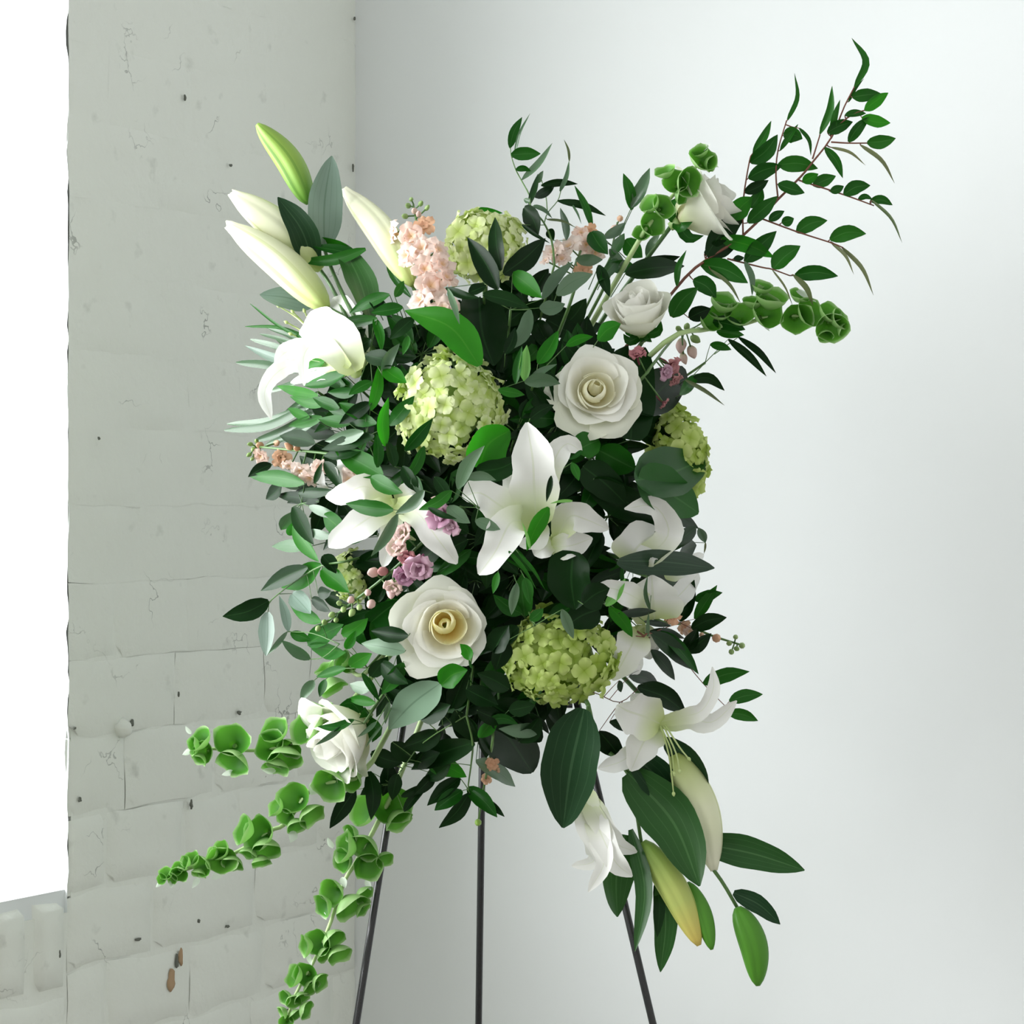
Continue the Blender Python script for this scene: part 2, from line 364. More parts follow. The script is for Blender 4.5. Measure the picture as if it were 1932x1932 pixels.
# ------------------------------------------------------------------ plant builders
def fix(o, root, m=None):
    """make o a part of root; o keeps its world placement"""
    o.parent = root; o.matrix_parent_inverse = Matrix.Translation(-root.location)
    if m is not None: o.matrix_basis = m
    return o
def part(name, me, mat, root): return fix(obj(name, me, mat), root)
def subp(name, me, mat, prt): return obj(name, me, mat, prt)       # prt's world matrix is the identity
def frame(axis, spin=0.0):
    z = Vector(axis).normalized(); x = z.orthogonal().normalized(); y = z.cross(x)
    c, s = math.cos(spin), math.sin(spin); x, y = x * c + y * s, y * c - x * s
    return x, y, z
def place(loc, axis, sc, spin=0.0):
    x, y, z = frame(axis, spin); s = sc if isinstance(sc, tuple) else (sc, sc, sc)
    return Matrix(((x.x * s[0], y.x * s[1], z.x * s[2], loc.x), (x.y * s[0], y.y * s[1], z.y * s[2], loc.y), (x.z * s[0], y.z * s[1], z.z * s[2], loc.z), (0, 0, 0, 1)))
def facing(fx, fy, fz): return Vector((fx, -fz, fy)).normalized()   # right, up, towards the camera
CORE = P(925, 985, .10)
def core_near(p):
    """where a stem enters the foam block"""
    return Vector((CORE.x + max(-.09, min(.09, (p.x - CORE.x) * .35)), .09, CORE.z + max(-.15, min(.15, (p.z - CORE.z) * .4))))
def stem_to_core(p, root, mat='stem', r=.0022, name='stem'):
    c = core_near(p); back = Vector((p.x * .8 + c.x * .2, max(p.y, .03) * .5 + .05, p.z * .8 + c.z * .2))
    return part(name, tube([c, back, p], r, r * .8, n=7), M[mat], root)
MK = {'d': 'dark', 'm': 'mid', 'b': 'bright', 'p': 'pale', 's': 'silversheen', 'o': 'olive', 'L': 'lime', 'l': 'lilyleaf', 'k': 'lilydark', 'g': 'sage'}
def leaf_pts(bx, by, tx, ty, bend, yb, yt, arch):
    mx, my = (bx + tx) / 2, (by + ty) / 2; dx, dy = tx - bx, ty - by; ln = math.hypot(dx, dy) or 1
    mx += -dy / ln * bend; my += dx / ln * bend
    return [P(bx, by, yb), P(mx, my, (yb + yt) / 2 - arch * px2m(ln)), P(tx, ty, yt)]
def parse(txt):
    out = []
    for s in txt.replace('\n', ';').split(';'):
        f = s.split()
        if len(f) < 5: continue
        out.append((float(f[0]), float(f[1]), float(f[2]), float(f[3]), float(f[4]), f[5] if len(f) > 5 else 'm', float(f[6]) if len(f) > 6 else 0.0))
    return out
def add_leaf(root, L, d, rng, profile='ruscus', name='leaf'):
    bx, by, tx, ty, wd, mk, bend = L
    ln = math.hypot(tx - bx, ty - by)
    yb = surf(bx, by) + d + rng.uniform(-.006, .006); yt = surf(tx, ty) + d + rng.uniform(-.3, .22) * px2m(ln)
    roll = rng.uniform(-.5, .5)
    pf = profile if wd > 9 or profile != 'ruscus' else 'thin'
    if mk in 'lks' and pf == 'ruscus': pf = 'lily'
    if mk == 's' and wd < 24: pf = 'ruscus'
    p = leaf_pts(bx, by, tx, ty, bend or rng.uniform(-.06, .06) * ln, yb, yt, rng.uniform(.02, .12))
    me = ribbon(p, px2m(wd, yb) / math.cos(roll) * 1.04, pf, roll, rng.uniform(.15, .5), m=9 if wd < 40 else 14, n=4 if wd < 40 else 6, wavy=.05 if wd > 20 else 0, seed=rng.random() * 9, twist=rng.uniform(-.4, .4))
    return part(name, me, M[MK[mk]], root), p[0]
def branch(name, label, cat, leaves, stems=None, d=-.02, stem='stem', group=None, profile='ruscus', seed=0, r=.0012, side=None):
    """one cut stem of foliage: twigs (one mesh) and every leaf a part of its own"""
    rng = random.Random(seed + len(leaves)); LS = parse(leaves)
    if stems:
        lines = [[P(x, y, surf(x, y) + d) for x, y in s] for s in stems]
    else:
        cx = sum(l[0] for l in LS) / len(LS); cy = sum(l[1] for l in LS) / len(LS); lines = [[P(cx, cy, surf(cx, cy) + d + .012)]]
    base = lines[0][0]; c = core_near(base)
    root = thing(name, label, cat, c, group)
    V = []; fc = []
    tube_data([c, Vector(((base.x + c.x) / 2, max(base.y, .03) * .5 + .06, (base.z + c.z) / 2)), base], r * 1.6, r * 1.3, 5, V, fc, 7)
    samples = [base]
    for k, l in enumerate(lines):
        if len(l) > 1:
            tube_data(l, r * (1.3 if k == 0 else .7), r * .5, 5, V, fc); samples += spline(l, 6 * len(l))
    for L in LS:
        o, b = add_leaf(root, L, d, rng, profile)
        q = min(samples, key=lambda s: (s - b).length)
        if (q - b).length > .05: q = b + (c - b).normalized() * .03 + Vector((0, .05, 0))
        if .002 < (q - b).length: tube_data([q, (q + b) / 2 + Vector((0, .004, 0)), b], r * .6, r * .4, 4, V, fc, 4)
    part('stem', mesh('stem', V, fc), M[stem], root)
    return root
def tepal(pts, wd, d, seed, roll=0.0, wavy=.17, profile='tepal'):
    Q = [P(p[0], p[1], surf(p[0], p[1]) + d + (p[2] if len(p) > 2 else 0)) for p in pts]
    return ribbon(Q, px2m(wd), profile, roll, .34, m=14, n=6, wavy=wavy, seed=seed)
def bud_mesh(pts, wd, ridges=3, open_tip=0.0, m=16, k=30):
    C = spline(pts, m); V = []; UV = []; fc = []; T0 = None
    f = prof(.5, .62)
    for i, c in enumerate(C):
        t = i / m; T = (C[min(i + 1, m)] - C[max(i - 1, 0)]).normalized()
        A = T.orthogonal() if i == 0 else A - T * A.dot(T); A.normalize(); B = T.cross(A)
        r = .5 * wd * max(f(.015 + .97 * t), .14 if t < .1 else .1 + open_tip * .5)
        for j in range(k):
            a = 2 * math.pi * j / k; g = 1 + .07 * math.cos(ridges * a + .4) - .16 * max(0, math.cos(ridges * a + 2.2)) ** 10
            e = T * (open_tip * wd * .25 * max(0, math.cos(ridges * a)) if i == m else 0)
            V.append(c + A * (r * g * math.cos(a)) + B * (r * g * math.sin(a)) + e); UV.append((j / k, t))
    for i in range(m):
        for j in range(k): fc.append((i * k + j, i * k + (j + 1) % k, (i + 1) * k + (j + 1) % k, (i + 1) * k + j))
    fc.append(tuple(range(k))[::-1]); fc.append(tuple(m * k + j for j in range(k)))
    return mesh('bud', V, fc, UV)
def radial(np_, L, wd, cup, wavy=0.0, layers=1, tube=0.0, seed=0, nu=4, nv=5, notch=0.0):
    """open blossom around +Z, unit size; UV v runs from the throat to the petal edge"""
    rng = random.Random(seed); V = []; UV = []; fc = []
    for ly in range(layers):
        for p in range(np_):
            a0 = 2 * math.pi * (p + .5 * ly) / np_ + rng.uniform(-.12, .12); b = len(V); sc = (1 - .3 * ly) * rng.uniform(.88, 1.1); cp = cup + .5 * ly + rng.uniform(-.15, .15); ph = rng.random() * 9
            X = Vector((math.cos(a0), math.sin(a0), 0)); Y = Vector((-math.sin(a0), math.cos(a0), 0)); Zv = Vector((0, 0, 1))
            for i in range(nv + 1):
                t = i / nv
                wv = wd * (t ** .55) * (1 - .45 * t ** 4)
                for j in range(nu + 1):
                    u = 2 * j / nu - 1; tt = t * (1 - .16 * u * u * t) - (notch * t * (1 - abs(u)) * .12)
                    rr = tt * L * math.cos(cp * t) ; z = tt * L * math.sin(cp * (1.15 - .9 * t)) - .10 * u * u * t * .5 + wavy * t * t * math.sin(ph + 4.2 * u + 2 * t)
                    V.append((X * rr + Y * (wv * u * .5 * (1 + .2 * wavy * math.sin(ph * 3 + 7 * t))) + Zv * z) * sc); UV.append((j / nu, t))
            for i in range(nv):
                for j in range(nu):
                    q = b + i * (nu + 1) + j; fc.append((q, q + 1, q + nu + 2, q + nu + 1))
    if tube:
        b = len(V); k = 7
        for i, (r, z) in enumerate(((.10, .02), (.14, -tube * .5), (.06, -tube))):
            for j in range(k): V.append(Vector((r * math.cos(6.2832 * j / k), r * math.sin(6.2832 * j / k), z))); UV.append((j / k, 0))
        for i in range(2):
            for j in range(k): fc.append((b + i * k + j, b + i * k + (j + 1) % k, b + (i + 1) * k + (j + 1) % k, b + (i + 1) * k + j))
    return mesh('blossom', V, fc, UV)
def ovoid(asp=1.5, k=8, m=6):
    V = []; UV = []; fc = []
    for i in range(m + 1):
        t = i / m; r = max(math.sin(math.pi * (.04 + .92 * t)) ** .8 * (1 - .25 * t), .02)
        for j in range(k): V.append(Vector((r * math.cos(6.2832 * j / k), r * math.sin(6.2832 * j / k), (t - .5) * 2 * asp))); UV.append((j / k, t))
    for i in range(m):
        for j in range(k): fc.append((i * k + j, i * k + (j + 1) % k, (i + 1) * k + (j + 1) % k, (i + 1) * k + j))
    fc.append(tuple(range(k))[::-1]); fc.append(tuple(m * k + j for j in range(k)))
    return mesh('ovoid', V, fc, UV)
def bell_mesh(seed):
    rng = random.Random(seed); V = []; UV = []; fc = []; k = 20; m = 8; ph = rng.random() * 6
    for i in range(m + 1):
        t = i / m; r = .14 + .86 * math.sin(t * 1.57) ** .85; z = -1.1 * (1 - t) ** 1.0
        for j in range(k):
            a = 2 * math.pi * j / k; lobe = math.cos(5 * a + ph)
            q = r * (1 + .05 * lobe * t ** 3 + .10 * math.sin(2 * a + ph * 2) * t * t); dz = (.10 * math.sin(3 * a + ph) + .05 * lobe) * t ** 3 - .12 * max(0, t - .8)
            if i == m and j % 4 == 0: q += .05; dz += .02
            V.append(Vector((q * math.cos(a), q * math.sin(a), z + dz))); UV.append((j / k, t))
    for i in range(m):
        for j in range(k): fc.append((i * k + j, (i + 1) * k + j, (i + 1) * k + (j + 1) % k, i * k + (j + 1) % k))
    fc.append(tuple(range(k))[::-1])
    return mesh('bell', V, fc, UV)

def with_mats(make, keys, n):
    """n shared mesh variants for every material key"""
    out = {}
    for k in keys:
        out[k] = []
        for i in range(n):
            me = make(i * 13 + len(k)); me.materials.append(M[k]); out[k].append(me)
    return out
HYD = with_mats(lambda s: radial(4, .56, .74, .30, .07, 1, .3, s), ('hyd', 'hydlime'), 4)
STK = with_mats(lambda s: radial(5, 1.1, 1.15, .45, .18, 2, .4, s, notch=.6), ('peach', 'apricot'), 4)
SNP = with_mats(lambda s: radial(5, 1.25, 1.1, .95, .16, 2, .9, s), ('mauve', 'rosy', 'blush'), 3)
BUD = with_mats(lambda s: ovoid(1.5), ('sepal', 'apricot', 'blush', 'mauve', 'rosy', 'peach', 'budgreen'), 1)
BEL = {'bell': []}
for i in range(5):
    me = bell_mesh(i * 7 + 1); me.materials.append(M['bell']); BEL['bell'].append(me)

def rose(label, x, y, R, f, spin=0.0, d=0.0, bud=False, yellow=True, seed=0, petal_group=None, sepals=True, op=1.0):
    rng = random.Random(seed); A = facing(*f); X, Y, A = frame(A, spin); Rm = px2m(R)
    Hh = (1.35 if bud else .9) * Rm
    ctr = P(x, y, surf(x, y) + d) - A * (Hh * .5)
    root = thing('rose', label, 'rose', core_near(ctr), 'white roses')
    # petals per ring: count, radius, height, span, outward curl, closing of the lip
    lay = [(2, .20, 1.02, 250, 0, .8), (3, .36, 1.03, 205, 0, .5), (3, .54, .98, 170, .03, .25), (4, .72, .88, 142, .10, .06), (5, .90, .70, 114, .18, 0), (5, 1.05, .5, 100, .26, 0)]
    if bud: lay = [(2, .13, .97, 240, 0, .5), (3, .24, 1.0, 190, 0, .32), (3, .36, 1.02, 175, 0, .22), (3, .48, 1.0, 165, .04, .1), (4, .60, .97, 140, .10, 0), (3, .72, .92, 130, .2, 0), (3, .82, .78, 112, .34, 0)]
    for li, (n, rt, h, span, curl, close) in enumerate(lay):
        rt *= Rm; hh = h * Hh; curl *= Rm * op; tx = rng.uniform(-.15, .15) * Rm; ty = rng.uniform(-.15, .15) * Rm
        for p in range(n):
            th = 2 * math.pi * (p + rng.uniform(-.12, .12)) / n + li * 1.17; sp = math.radians(span) / 2 * rng.uniform(.92, 1.08); ph = rng.random() * 9
            V = []; UV = []; fc = []; nu, nv = 12, 9; up = rng.uniform(.9, 1.08); lean = rng.uniform(-.05, .05)
            for i in range(nv + 1):
                v = i / nv
                for j in range(nu + 1):
                    u = 2 * j / nu - 1; ve = v * (1 - .20 * abs(u) ** 2.6) * (1 + .018 * math.sin(ph + u * 8) * v)
                    a = th + u * sp * (.42 + .58 * min(1, (v * 1.5)) ** .7)
                    r = rt * (1 - max(0.0, 1 - ve) ** 2.1) * (1 + .07 * u + lean) + .04 * Rm
                    r *= 1 - close * max(0, ve - .45) ** 1.3 * 2.0; z = hh * up * ve ** 1.1
                    e = max(0, (ve - .70) / .3); r += curl * e * e * (1 + .35 * math.sin(ph * 2 + u * 3)); z -= curl * .75 * e ** 2.4
                    r += .02 * Rm * math.sin(ph + 5 * u) * e
                    V.append(ctr + X * (r * math.cos(a) + tx * ve) + Y * (r * math.sin(a) + ty * ve) + A * z); UV.append((j / nu, v))
            for i in range(nv):
                for j in range(nu):
                    q = i * (nu + 1) + j; fc.append((q, q + 1, q + nu + 2, q + nu + 1))
            part('petal', mesh('petal', V, fc, UV), M[('rosegold' if yellow == 2 else 'rosein') if (li < 3 and yellow) else ('rosegreen' if li == len(lay) - 1 else 'rose')], root)
    for p in range(5):
        a = 6.283 * p / 5; q = X * math.cos(a) + Y * math.sin(a)
        part('sepal', ribbon([ctr, ctr + q * (Rm * .45) + A * (.02 * Rm), ctr + q * (Rm * (.75 if not bud else .6)) + A * (.35 * Rm)], Rm * .3, 'thin', 0, .2, m=6), M['mid'], root)
    part('hip', tube([ctr - A * (.22 * Rm), ctr - A * (.08 * Rm), ctr + A * (.04 * Rm)], Rm * .10, Rm * .17, 8, 4), M['sepal'], root)
    c = core_near(ctr); q = ctr - A * (.2 * Rm)
    part('stem', tube([c, (c + q) / 2 + Vector((0, .03, 0)) - A * .02, q], .003, .0026, 7, 7), M['stem'], root)
    return root
def hydrangea(label, x, y, rx, ry, f, d=0.0, key='hyd', n=80, seed=0, fl=.027, leaves='', cover=.62, dl=0.0):
    rng = random.Random(seed); A = facing(*f); X, Y, A = frame(A); c = P(x, y, surf(x, y) + d + .02)
    mx, my = px2m(rx), px2m(ry); mz = (mx + my) / 2 * .85
    root = thing('hydrangea', label, 'hydrangea', core_near(c), 'green hydrangeas')
    me = ovoid(1.0, 12, 8); me.materials.append(M['sepal' if key == 'hyd' else 'hydlime'])
    fix(obj('flower_head_core', me, None), root, Matrix.Translation(c) @ Matrix.Diagonal((mx * .74, mz * .74, my * .74, 1)))
    # clustered florets over the visible dome
    N = int(n / cover)
    for i in range(N):
        zz = 1 - 2 * (i + .5) / N
        if zz < 1 - 2 * cover: break
        a = i * 2.39996 + rng.uniform(-.15, .15); rr = math.sqrt(1 - zz * zz)
        dv = X * (rr * math.cos(a)) + Y * (rr * math.sin(a)) + A * zz; lump = 1 + .2 * noise.noise(dv * 2.3 + Vector((seed, 0, 0))) + rng.uniform(-.05, .07)
        p = c + Vector((dv.x * mx, dv.y * mz, dv.z * my)) * lump
        nrm = (dv + Vector((rng.uniform(-.4, .4), rng.uniform(-.4, .4), rng.uniform(-.4, .4)))).normalized()
        fix(obj('floret', rng.choice(HYD[key]), None), root, place(p, nrm, fl * rng.uniform(.8, 1.2), rng.random() * 6))
    for L in parse(leaves): add_leaf(root, L, d + dl, rng, 'heart')
    stem_to_core(c - A * (mz * .6), root, r=.003)
    return root
def spike(name, label, cat, stem_pts, florets, d=-.02, kinds=STK, group=None, stem='stem', seed=0, leaves=''):
    """flower spike; florets = 'x y r key kind' with kind f (open) or b (bud)"""
    rng = random.Random(seed); ln = [P(x, y, surf(x, y) + d) for x, y in stem_pts]
    root = thing(name, label, cat, core_near(ln[0]), group); c = core_near(ln[0])
    part('stem', tube([c, (c + ln[0]) / 2 + Vector((0, .03, 0))] + ln, .0026, .0012, 6, 14), M[stem], root)
    S = spline(ln, 30)
    for s in florets.split(';'):
        f = s.split()
        if len(f) < 5: continue
        x, y, r = float(f[0]), float(f[1]), float(f[2]); p = P(x, y, surf(x, y) + d - .008)
        q = min(S, key=lambda t: (t - p).length); i = S.index(q); T = (S[min(i + 1, 30)] - S[max(i - 1, 0)]).normalized()
        out = (p - q); out.y -= .02; out = out.normalized() + T * .35 + Vector((rng.uniform(-.3, .3), rng.uniform(-.5, 0), rng.uniform(-.3, .3)))
        if f[4] == 'f': fix(obj('floret', rng.choice(kinds[f[3]]), None), root, place(p, out, px2m(r) * 1.28, rng.random() * 6))
        else: fix(obj('bud', BUD[f[3]][0], None), root, place(p, out, px2m(r) * .72, rng.random() * 6))
        if (p - q).length > .004: part('pedicel', tube([q, p], .0009, .0011, 5, 2), M[stem], root)
    for L in parse(leaves): add_leaf(root, L, d, rng)
    return root
def bells(label, stem_pts, items, d=-.01, seed=0, leaves='', bracts=''):
    rng = random.Random(seed); ln = [P(x, y, surf(x, y) + d) for x, y in stem_pts]
    c = core_near(ln[0]); root = thing('bells_of_ireland', label, 'flower stem', c, 'bells of Ireland stems')
    part('stem', tube([c, (c + ln[0]) / 2 + Vector((0, .02, 0))] + ln, .0036, .0018, 8, 22), M['palestem'], root)
    S = spline(ln, 40)
    for s in items.split(';'):
        f = [float(v) for v in s.split()]
        if len(f) < 3: continue
        p0 = P(f[0], f[1], surf(f[0], f[1]) + d); q = min(S, key=lambda t: (t - p0).length); i = S.index(q); T = (S[min(i + 1, 40)] - S[max(i - 1, 0)]).normalized()
        o = p0 - q; R = px2m(f[2]); far = min(1.0, o.length / (R * 1.3)) if R > 0 else 0
        ax = (o.normalized() * (.25 + .75 * far) if o.length > 1e-5 else Vector()) + Vector((0, -(1.15 - .55 * far), 0)) + T * .35 + Vector((rng.uniform(-.3, .3), 0, rng.uniform(-.3, .3)))
        ax.normalize(); p = p0 + Vector((0, -R * (.95 - .3 * far) - .004, 0))
        fix(obj('bell', rng.choice(BEL['bell']), None), root, place(p, ax, (R * 1.12, R * 1.12, min(R * 1.0, .026)), rng.random() * 6))
    for s in bracts.split(';'):
        f = [float(v) for v in s.split()]
        if len(f) >= 5:
            y0 = surf(f[0], f[1]) + d
            part('bract', ribbon([P(f[0], f[1], y0), P(f[2], f[3], y0 - .012)], px2m(f[4]), 'ruscus', .2, .4, m=5, n=2), M['bract'], root)
    for L in parse(leaves): add_leaf(root, L, d, rng)
    return root
def lily(label, tepals, d=-.02, stamens=(), stem_from=None, buds=(), leaves='', seed=0, stems=(), cat='lily', name='lily', group='white lily stems', dl=None):
    """cut lily stem: open flower (throat with its petals as sub-parts), buds and leaves"""
    rng = random.Random(seed + 3)
    sf = stem_from; b = P(sf[0], sf[1], surf(*sf) + d + .02); c = core_near(b)
    root = thing(name, label, cat, c, group)
    V = []; fc = []; tube_data([c, (c + b) / 2 + Vector((0, .03, 0)), b], .0034, .0028, 7, V, fc, 8)
    for s in stems: tube_data([P(x, y, surf(x, y) + d + .012) for x, y in s], .0026, .0022, 7, V, fc)
    part('stem', mesh('stem', V, fc), M['stem'], root)
    for fl in tepals:
        bx, by = fl[0][0][0][0], fl[0][0][0][1]; b0 = P(bx, by, surf(bx, by) + d)
        thr = part('flower', tube([b0 + Vector((0, .022, 0)), b0 + Vector((0, .008, 0)), b0], .004, .0075, 9, 4), M['filament'], root)
        for i, t in enumerate(fl):
            subp('petal', tepal(t[0], t[1], d + .004 * i - .006, seed + i * 2.1, t[2] if len(t) > 2 else 0.0), M['tepal'], thr)
    for s in stamens:
        q = [P(x, y, surf(x, y) + d - .012) for x, y in s]
        st = part('stamen', tube(q, .0012, .0009, 5, 6), M['filament'], root)
        me = ovoid(1.3); me.materials.append(M['filament']); o = obj('anther', me, None, st); o.matrix_basis = place(q[-1], q[-1] - q[-2], .0024)
    for (bx, by, tx, ty, wd, mk, opn, bend) in buds:
        yb = surf(bx, by) + d; yt = surf(tx, ty) + d - rng.uniform(0, .03)
        part('flower_bud', bud_mesh(leaf_pts(bx, by, tx, ty, bend, yb, yt, 0), px2m(wd), open_tip=opn), M[mk], root)
    for L in parse(leaves): add_leaf(root, L, d if dl is None else dl, rng, 'lily')
    return root

# ------------------------------------------------------------------ easel and foam
root = thing('wire_easel', 'black metal tripod easel holding the standing flower spray', 'easel', P(894, 966, .18) * 1.0)
def leg(a, b): part('leg', tube([a, b], .0046, .0046, 10, 2), M['iron'], root)
ap = P(894, 507, .17)
def foot(p, q):                                   # carry the line p -> q on down to the floor
    t = (q.z - .004) / (p.z - q.z); return q + (q - p) * t
pl, ql = P(730, 1560, .12), P(672, 1932, .10); prr, qr = P(1124, 1475, .12), P(1232, 1932, .10)
leg(pl + (pl - ql) * 2.2, foot(pl, ql)); leg(prr + (prr - qr) * 1.75, foot(prr, qr))
pb, qb = P(909, 1500, .30), P(903, 1932, .38); leg(pb + (pb - qb) * 1.9, foot(pb, qb))
part('cross_bar', tube([P(770, 1330, .125), P(1080, 1330, .125)], .004, .004, 8, 2), M['iron'], root)
part('cross_bar', tube([P(830, 900, .145), P(985, 900, .145)], .004, .004, 8, 2), M['iron'], root)
V = []; fc = []; c = CORE
box_data(V, fc, c + Vector((-.10, -.055, -.17)), Vector((.20, 0, 0)), Vector((0, .075, 0)), Vector((0, 0, .34)))
fo = obj('floral_foam', mesh('floral_foam', V, fc, smooth=False), M['foam']); bv = fo.modifiers.new('bevel', 'BEVEL'); bv.width = .012; bv.segments = 2
tag(fo, 'dark green foam block buried in the heart of the arrangement', 'floral foam')

# ------------------------------------------------------------------ roses
rose('open white rose facing forward, upper right of centre beside a dark round leaf', 1122, 735, 66, (.05, .22, 1), .6, -.005, seed=3)
rose('fully open white rose with deep yellow heart, below the pink snapdragon', 840, 1180, 67, (.02, .06, 1), 1.9, -.005, yellow=2, seed=11)
rose('white rose bud seen from the side, above the forward-facing open rose', 1204, 594, 66, (-.2, .8, .6), .3, -.035, bud=True, op=.4, yellow=False, seed=5)
rose('white rose seen from behind, highest on the right under bells', 1324, 390, 80, (.8, .5, .2), .2, -.09, bud=True, yellow=False, seed=8)
rose('white rose nodding to the lower left above the drooping bells', 648, 1388, 82, (-.6, -.5, .45), 2.4, -.09, bud=True, yellow=False, seed=15)

# ------------------------------------------------------------------ hydrangeas
hydrangea('pale lime hydrangea head in the bright middle, left of the open rose', 850, 768, 92, 88, (0, .1, 1), -.005, 'hyd', 84, 2, dl=-.05,
          leaves='905 884 962 812 74 b -14; 900 890 985 862 40 d 8')
hydrangea('pale green hydrangea head at the top behind three dark leaves', 914, 466, 72, 62, (0, .35, 1), .03, 'hyd', 60, 4, leaves='905 560 932 690 84 d 0; 868 420 948 402 16 b -12')
hydrangea('shaded yellow-green hydrangea head low in the middle, right of the yellow-hearted rose', 1058, 1238, 96, 80, (.05, 0, 1), .0, 'hydlime', 88, 6, dl=-.03,
          leaves='1080 1040 1085 1150 80 d 6; 1130 1150 1070 1180 56 d; 925 1350 1004 1458 92 d 0; 930 1330 1020 1400 70 d')
hydrangea('yellow-green hydrangea on the right edge half behind a broad leaf', 1276, 872, 52, 92, (.75, .1, .5), .0, 'hydlime', 52, 8, cover=.75, dl=-.075,
          leaves='1200 905 1328 866 96 m 6; 1205 900 1318 968 84 m -4')
hydrangea('small lime hydrangea cluster on the left behind snapdragon buds', 664, 1086, 34, 46, (-.2, .1, 1), .01, 'hyd', 26, 10, fl=.017, leaves='700 1175 762 1130 46 m')

# ------------------------------------------------------------------ lilies
lily('white lily stem at upper left with trumpet flower and three tall buds',
     [[([(671, 702), (640, 650, -.03), (600, 612, -.045), (578, 600, -.03)], 84), ([(672, 700), (668, 648, .01), (648, 590, .02), (628, 562, .03)], 64), ([(660, 692, -.02), (605, 648, -.06), (574, 668, -.085), (574, 728, -.08)], 36),
       ([(640, 680, -.01), (575, 660, -.035), (540, 664, -.05), (518, 686, -.06)], 40), ([(635, 695, -.02), (545, 690, -.045), (500, 735, -.06), (512, 792, -.05)], 34), ([(655, 704), (600, 706, -.02), (548, 722, -.03)], 26)]],
     d=-.03, stamens=[((600, 640), (560, 600), (525, 577)), ((600, 645), (575, 612), (552, 588)), ((605, 640), (585, 610), (574, 586)), ((600, 650), (570, 625), (540, 608)), ((600, 652), (572, 640), (548, 630))],
     stem_from=(690, 640), stems=[((690, 640), (655, 602), (614, 578)), ((690, 640), (640, 540), (612, 470), (584, 384)), ((655, 602), (625, 540), (598, 500)), ((690, 640), (680, 690), (672, 702))],
     buds=[(584, 384, 485, 234, 52, 'budgreen', .0, 12), (606, 508, 437, 365, 66, 'budpale', .25, 8), (616, 580, 432, 424, 68, 'budpale', .35, 10)],
     leaves='592 505 524 372 52 k 12; 612 468 626 294 62 s -6; 700 600 640 455 54 l 8; 590 575 490 556 40 s 4; 660 470 575 450 22 b; 690 470 560 492 22 m -10; 675 480 590 465 20 m', seed=1)
lily('pale closed lily bud standing behind the peach stock spike', [], d=.02, stem_from=(800, 600), stems=[((800, 600), (790, 570), (776, 532))], buds=[(778, 536, 651, 360, 58, 'budpale', .35, 10)], leaves='775 560 730 455 14 m -14', seed=2, name='lily', cat='lily bud')
lily('white lily opening left of centre, petals spread around pink snapdragons',
     [[([(742, 952), (700, 975, -.03), (655, 1005, -.045), (620, 1032, -.03)], 54), ([(748, 948), (790, 970, -.035), (828, 1020, -.05), (862, 1064, -.03)], 52), ([(735, 945), (690, 918, -.03), (650, 932, -.04), (614, 938, -.03)], 44),
       ([(700, 935), (680, 900), (655, 868, -.02), (640, 858, -.01)], 66), ([(735, 960), (738, 1010, -.01), (722, 1070)], 44), ([(620, 935), (606, 915, -.02), (606, 880, -.02)], 18), ([(750, 945), (775, 930, -.01), (800, 930)], 44)]],
     d=-.015, stem_from=(760, 960), seed=3)
lily('greyish-white lily in the shaded centre with petals thrown back',
     [[([(1012, 992), (1008, 925, -.03), (1005, 865, -.04), (994, 797, -.03)], 84), ([(1020, 985), (1042, 880, -.02), (1068, 838, -.03), (1098, 852, -.02)], 42), ([(1005, 985), (975, 925, -.01), (953, 884, -.01)], 46),
       ([(1000, 992), (945, 955, -.03), (905, 930, -.04), (872, 938, -.03)], 62), ([(1002, 985), (965, 985, -.05), (935, 1040, -.06), (903, 1084, -.04)], 62), ([(1012, 990), (1015, 1015, -.02), (980, 1030, -.02)], 40)]],
     d=-.03, stem_from=(1020, 1000), seed=4)
lily('small shaded white lily flower between the central lily and the curled petal',
     [[([(1050, 1015), (1075, 975, -.02), (1105, 980, -.03), (1148, 999, -.02)], 54), ([(1040, 1030), (1075, 1030, -.02), (1118, 1015, -.02)], 46), ([(1045, 1020), (1025, 1035, -.01), (1008, 1048)], 36), ([(1060, 1010), (1066, 970), (1075, 945)], 40)]],
     d=.0, stem_from=(1050, 1020), seed=5)
lily('white lily on the right with one petal curled like a hook over a long leaf',
     [[([(1190, 1062), (1240, 1035, -.02), (1262, 1000, -.03), (1235, 955, -.03), (1178, 960, -.02)], 52), ([(1185, 1062), (1205, 1030, -.01), (1245, 1000)], 84), ([(1235, 1170), (1232, 1130, -.02), (1230, 1085, -.02)], 104),
       ([(1235, 1150), (1180, 1118, -.03), (1126, 1104, -.03)], 44), ([(1240, 1158), (1285, 1120, -.01), (1318, 1082)], 44), ([(1210, 1180), (1222, 1210), (1226, 1244)], 46), ([(1255, 1090), (1290, 1070), (1328, 1046)], 36)]],
     d=-.03, stem_from=(1200, 1060), leaves='1166 1058 1348 1072 50 k -4', seed=6, dl=-.075)
lily('white lily petals squeezed between the low hydrangea and a leafy twig',
     [[([(1205, 1190), (1188, 1225, -.02), (1156, 1284, -.03)], 64), ([(1170, 1240), (1190, 1250, -.02), (1213, 1256, -.02)], 52), ([(1215, 1180), (1214, 1210, -.01), (1210, 1240)], 52)]], d=-.01, stem_from=(1190, 1190), seed=7)
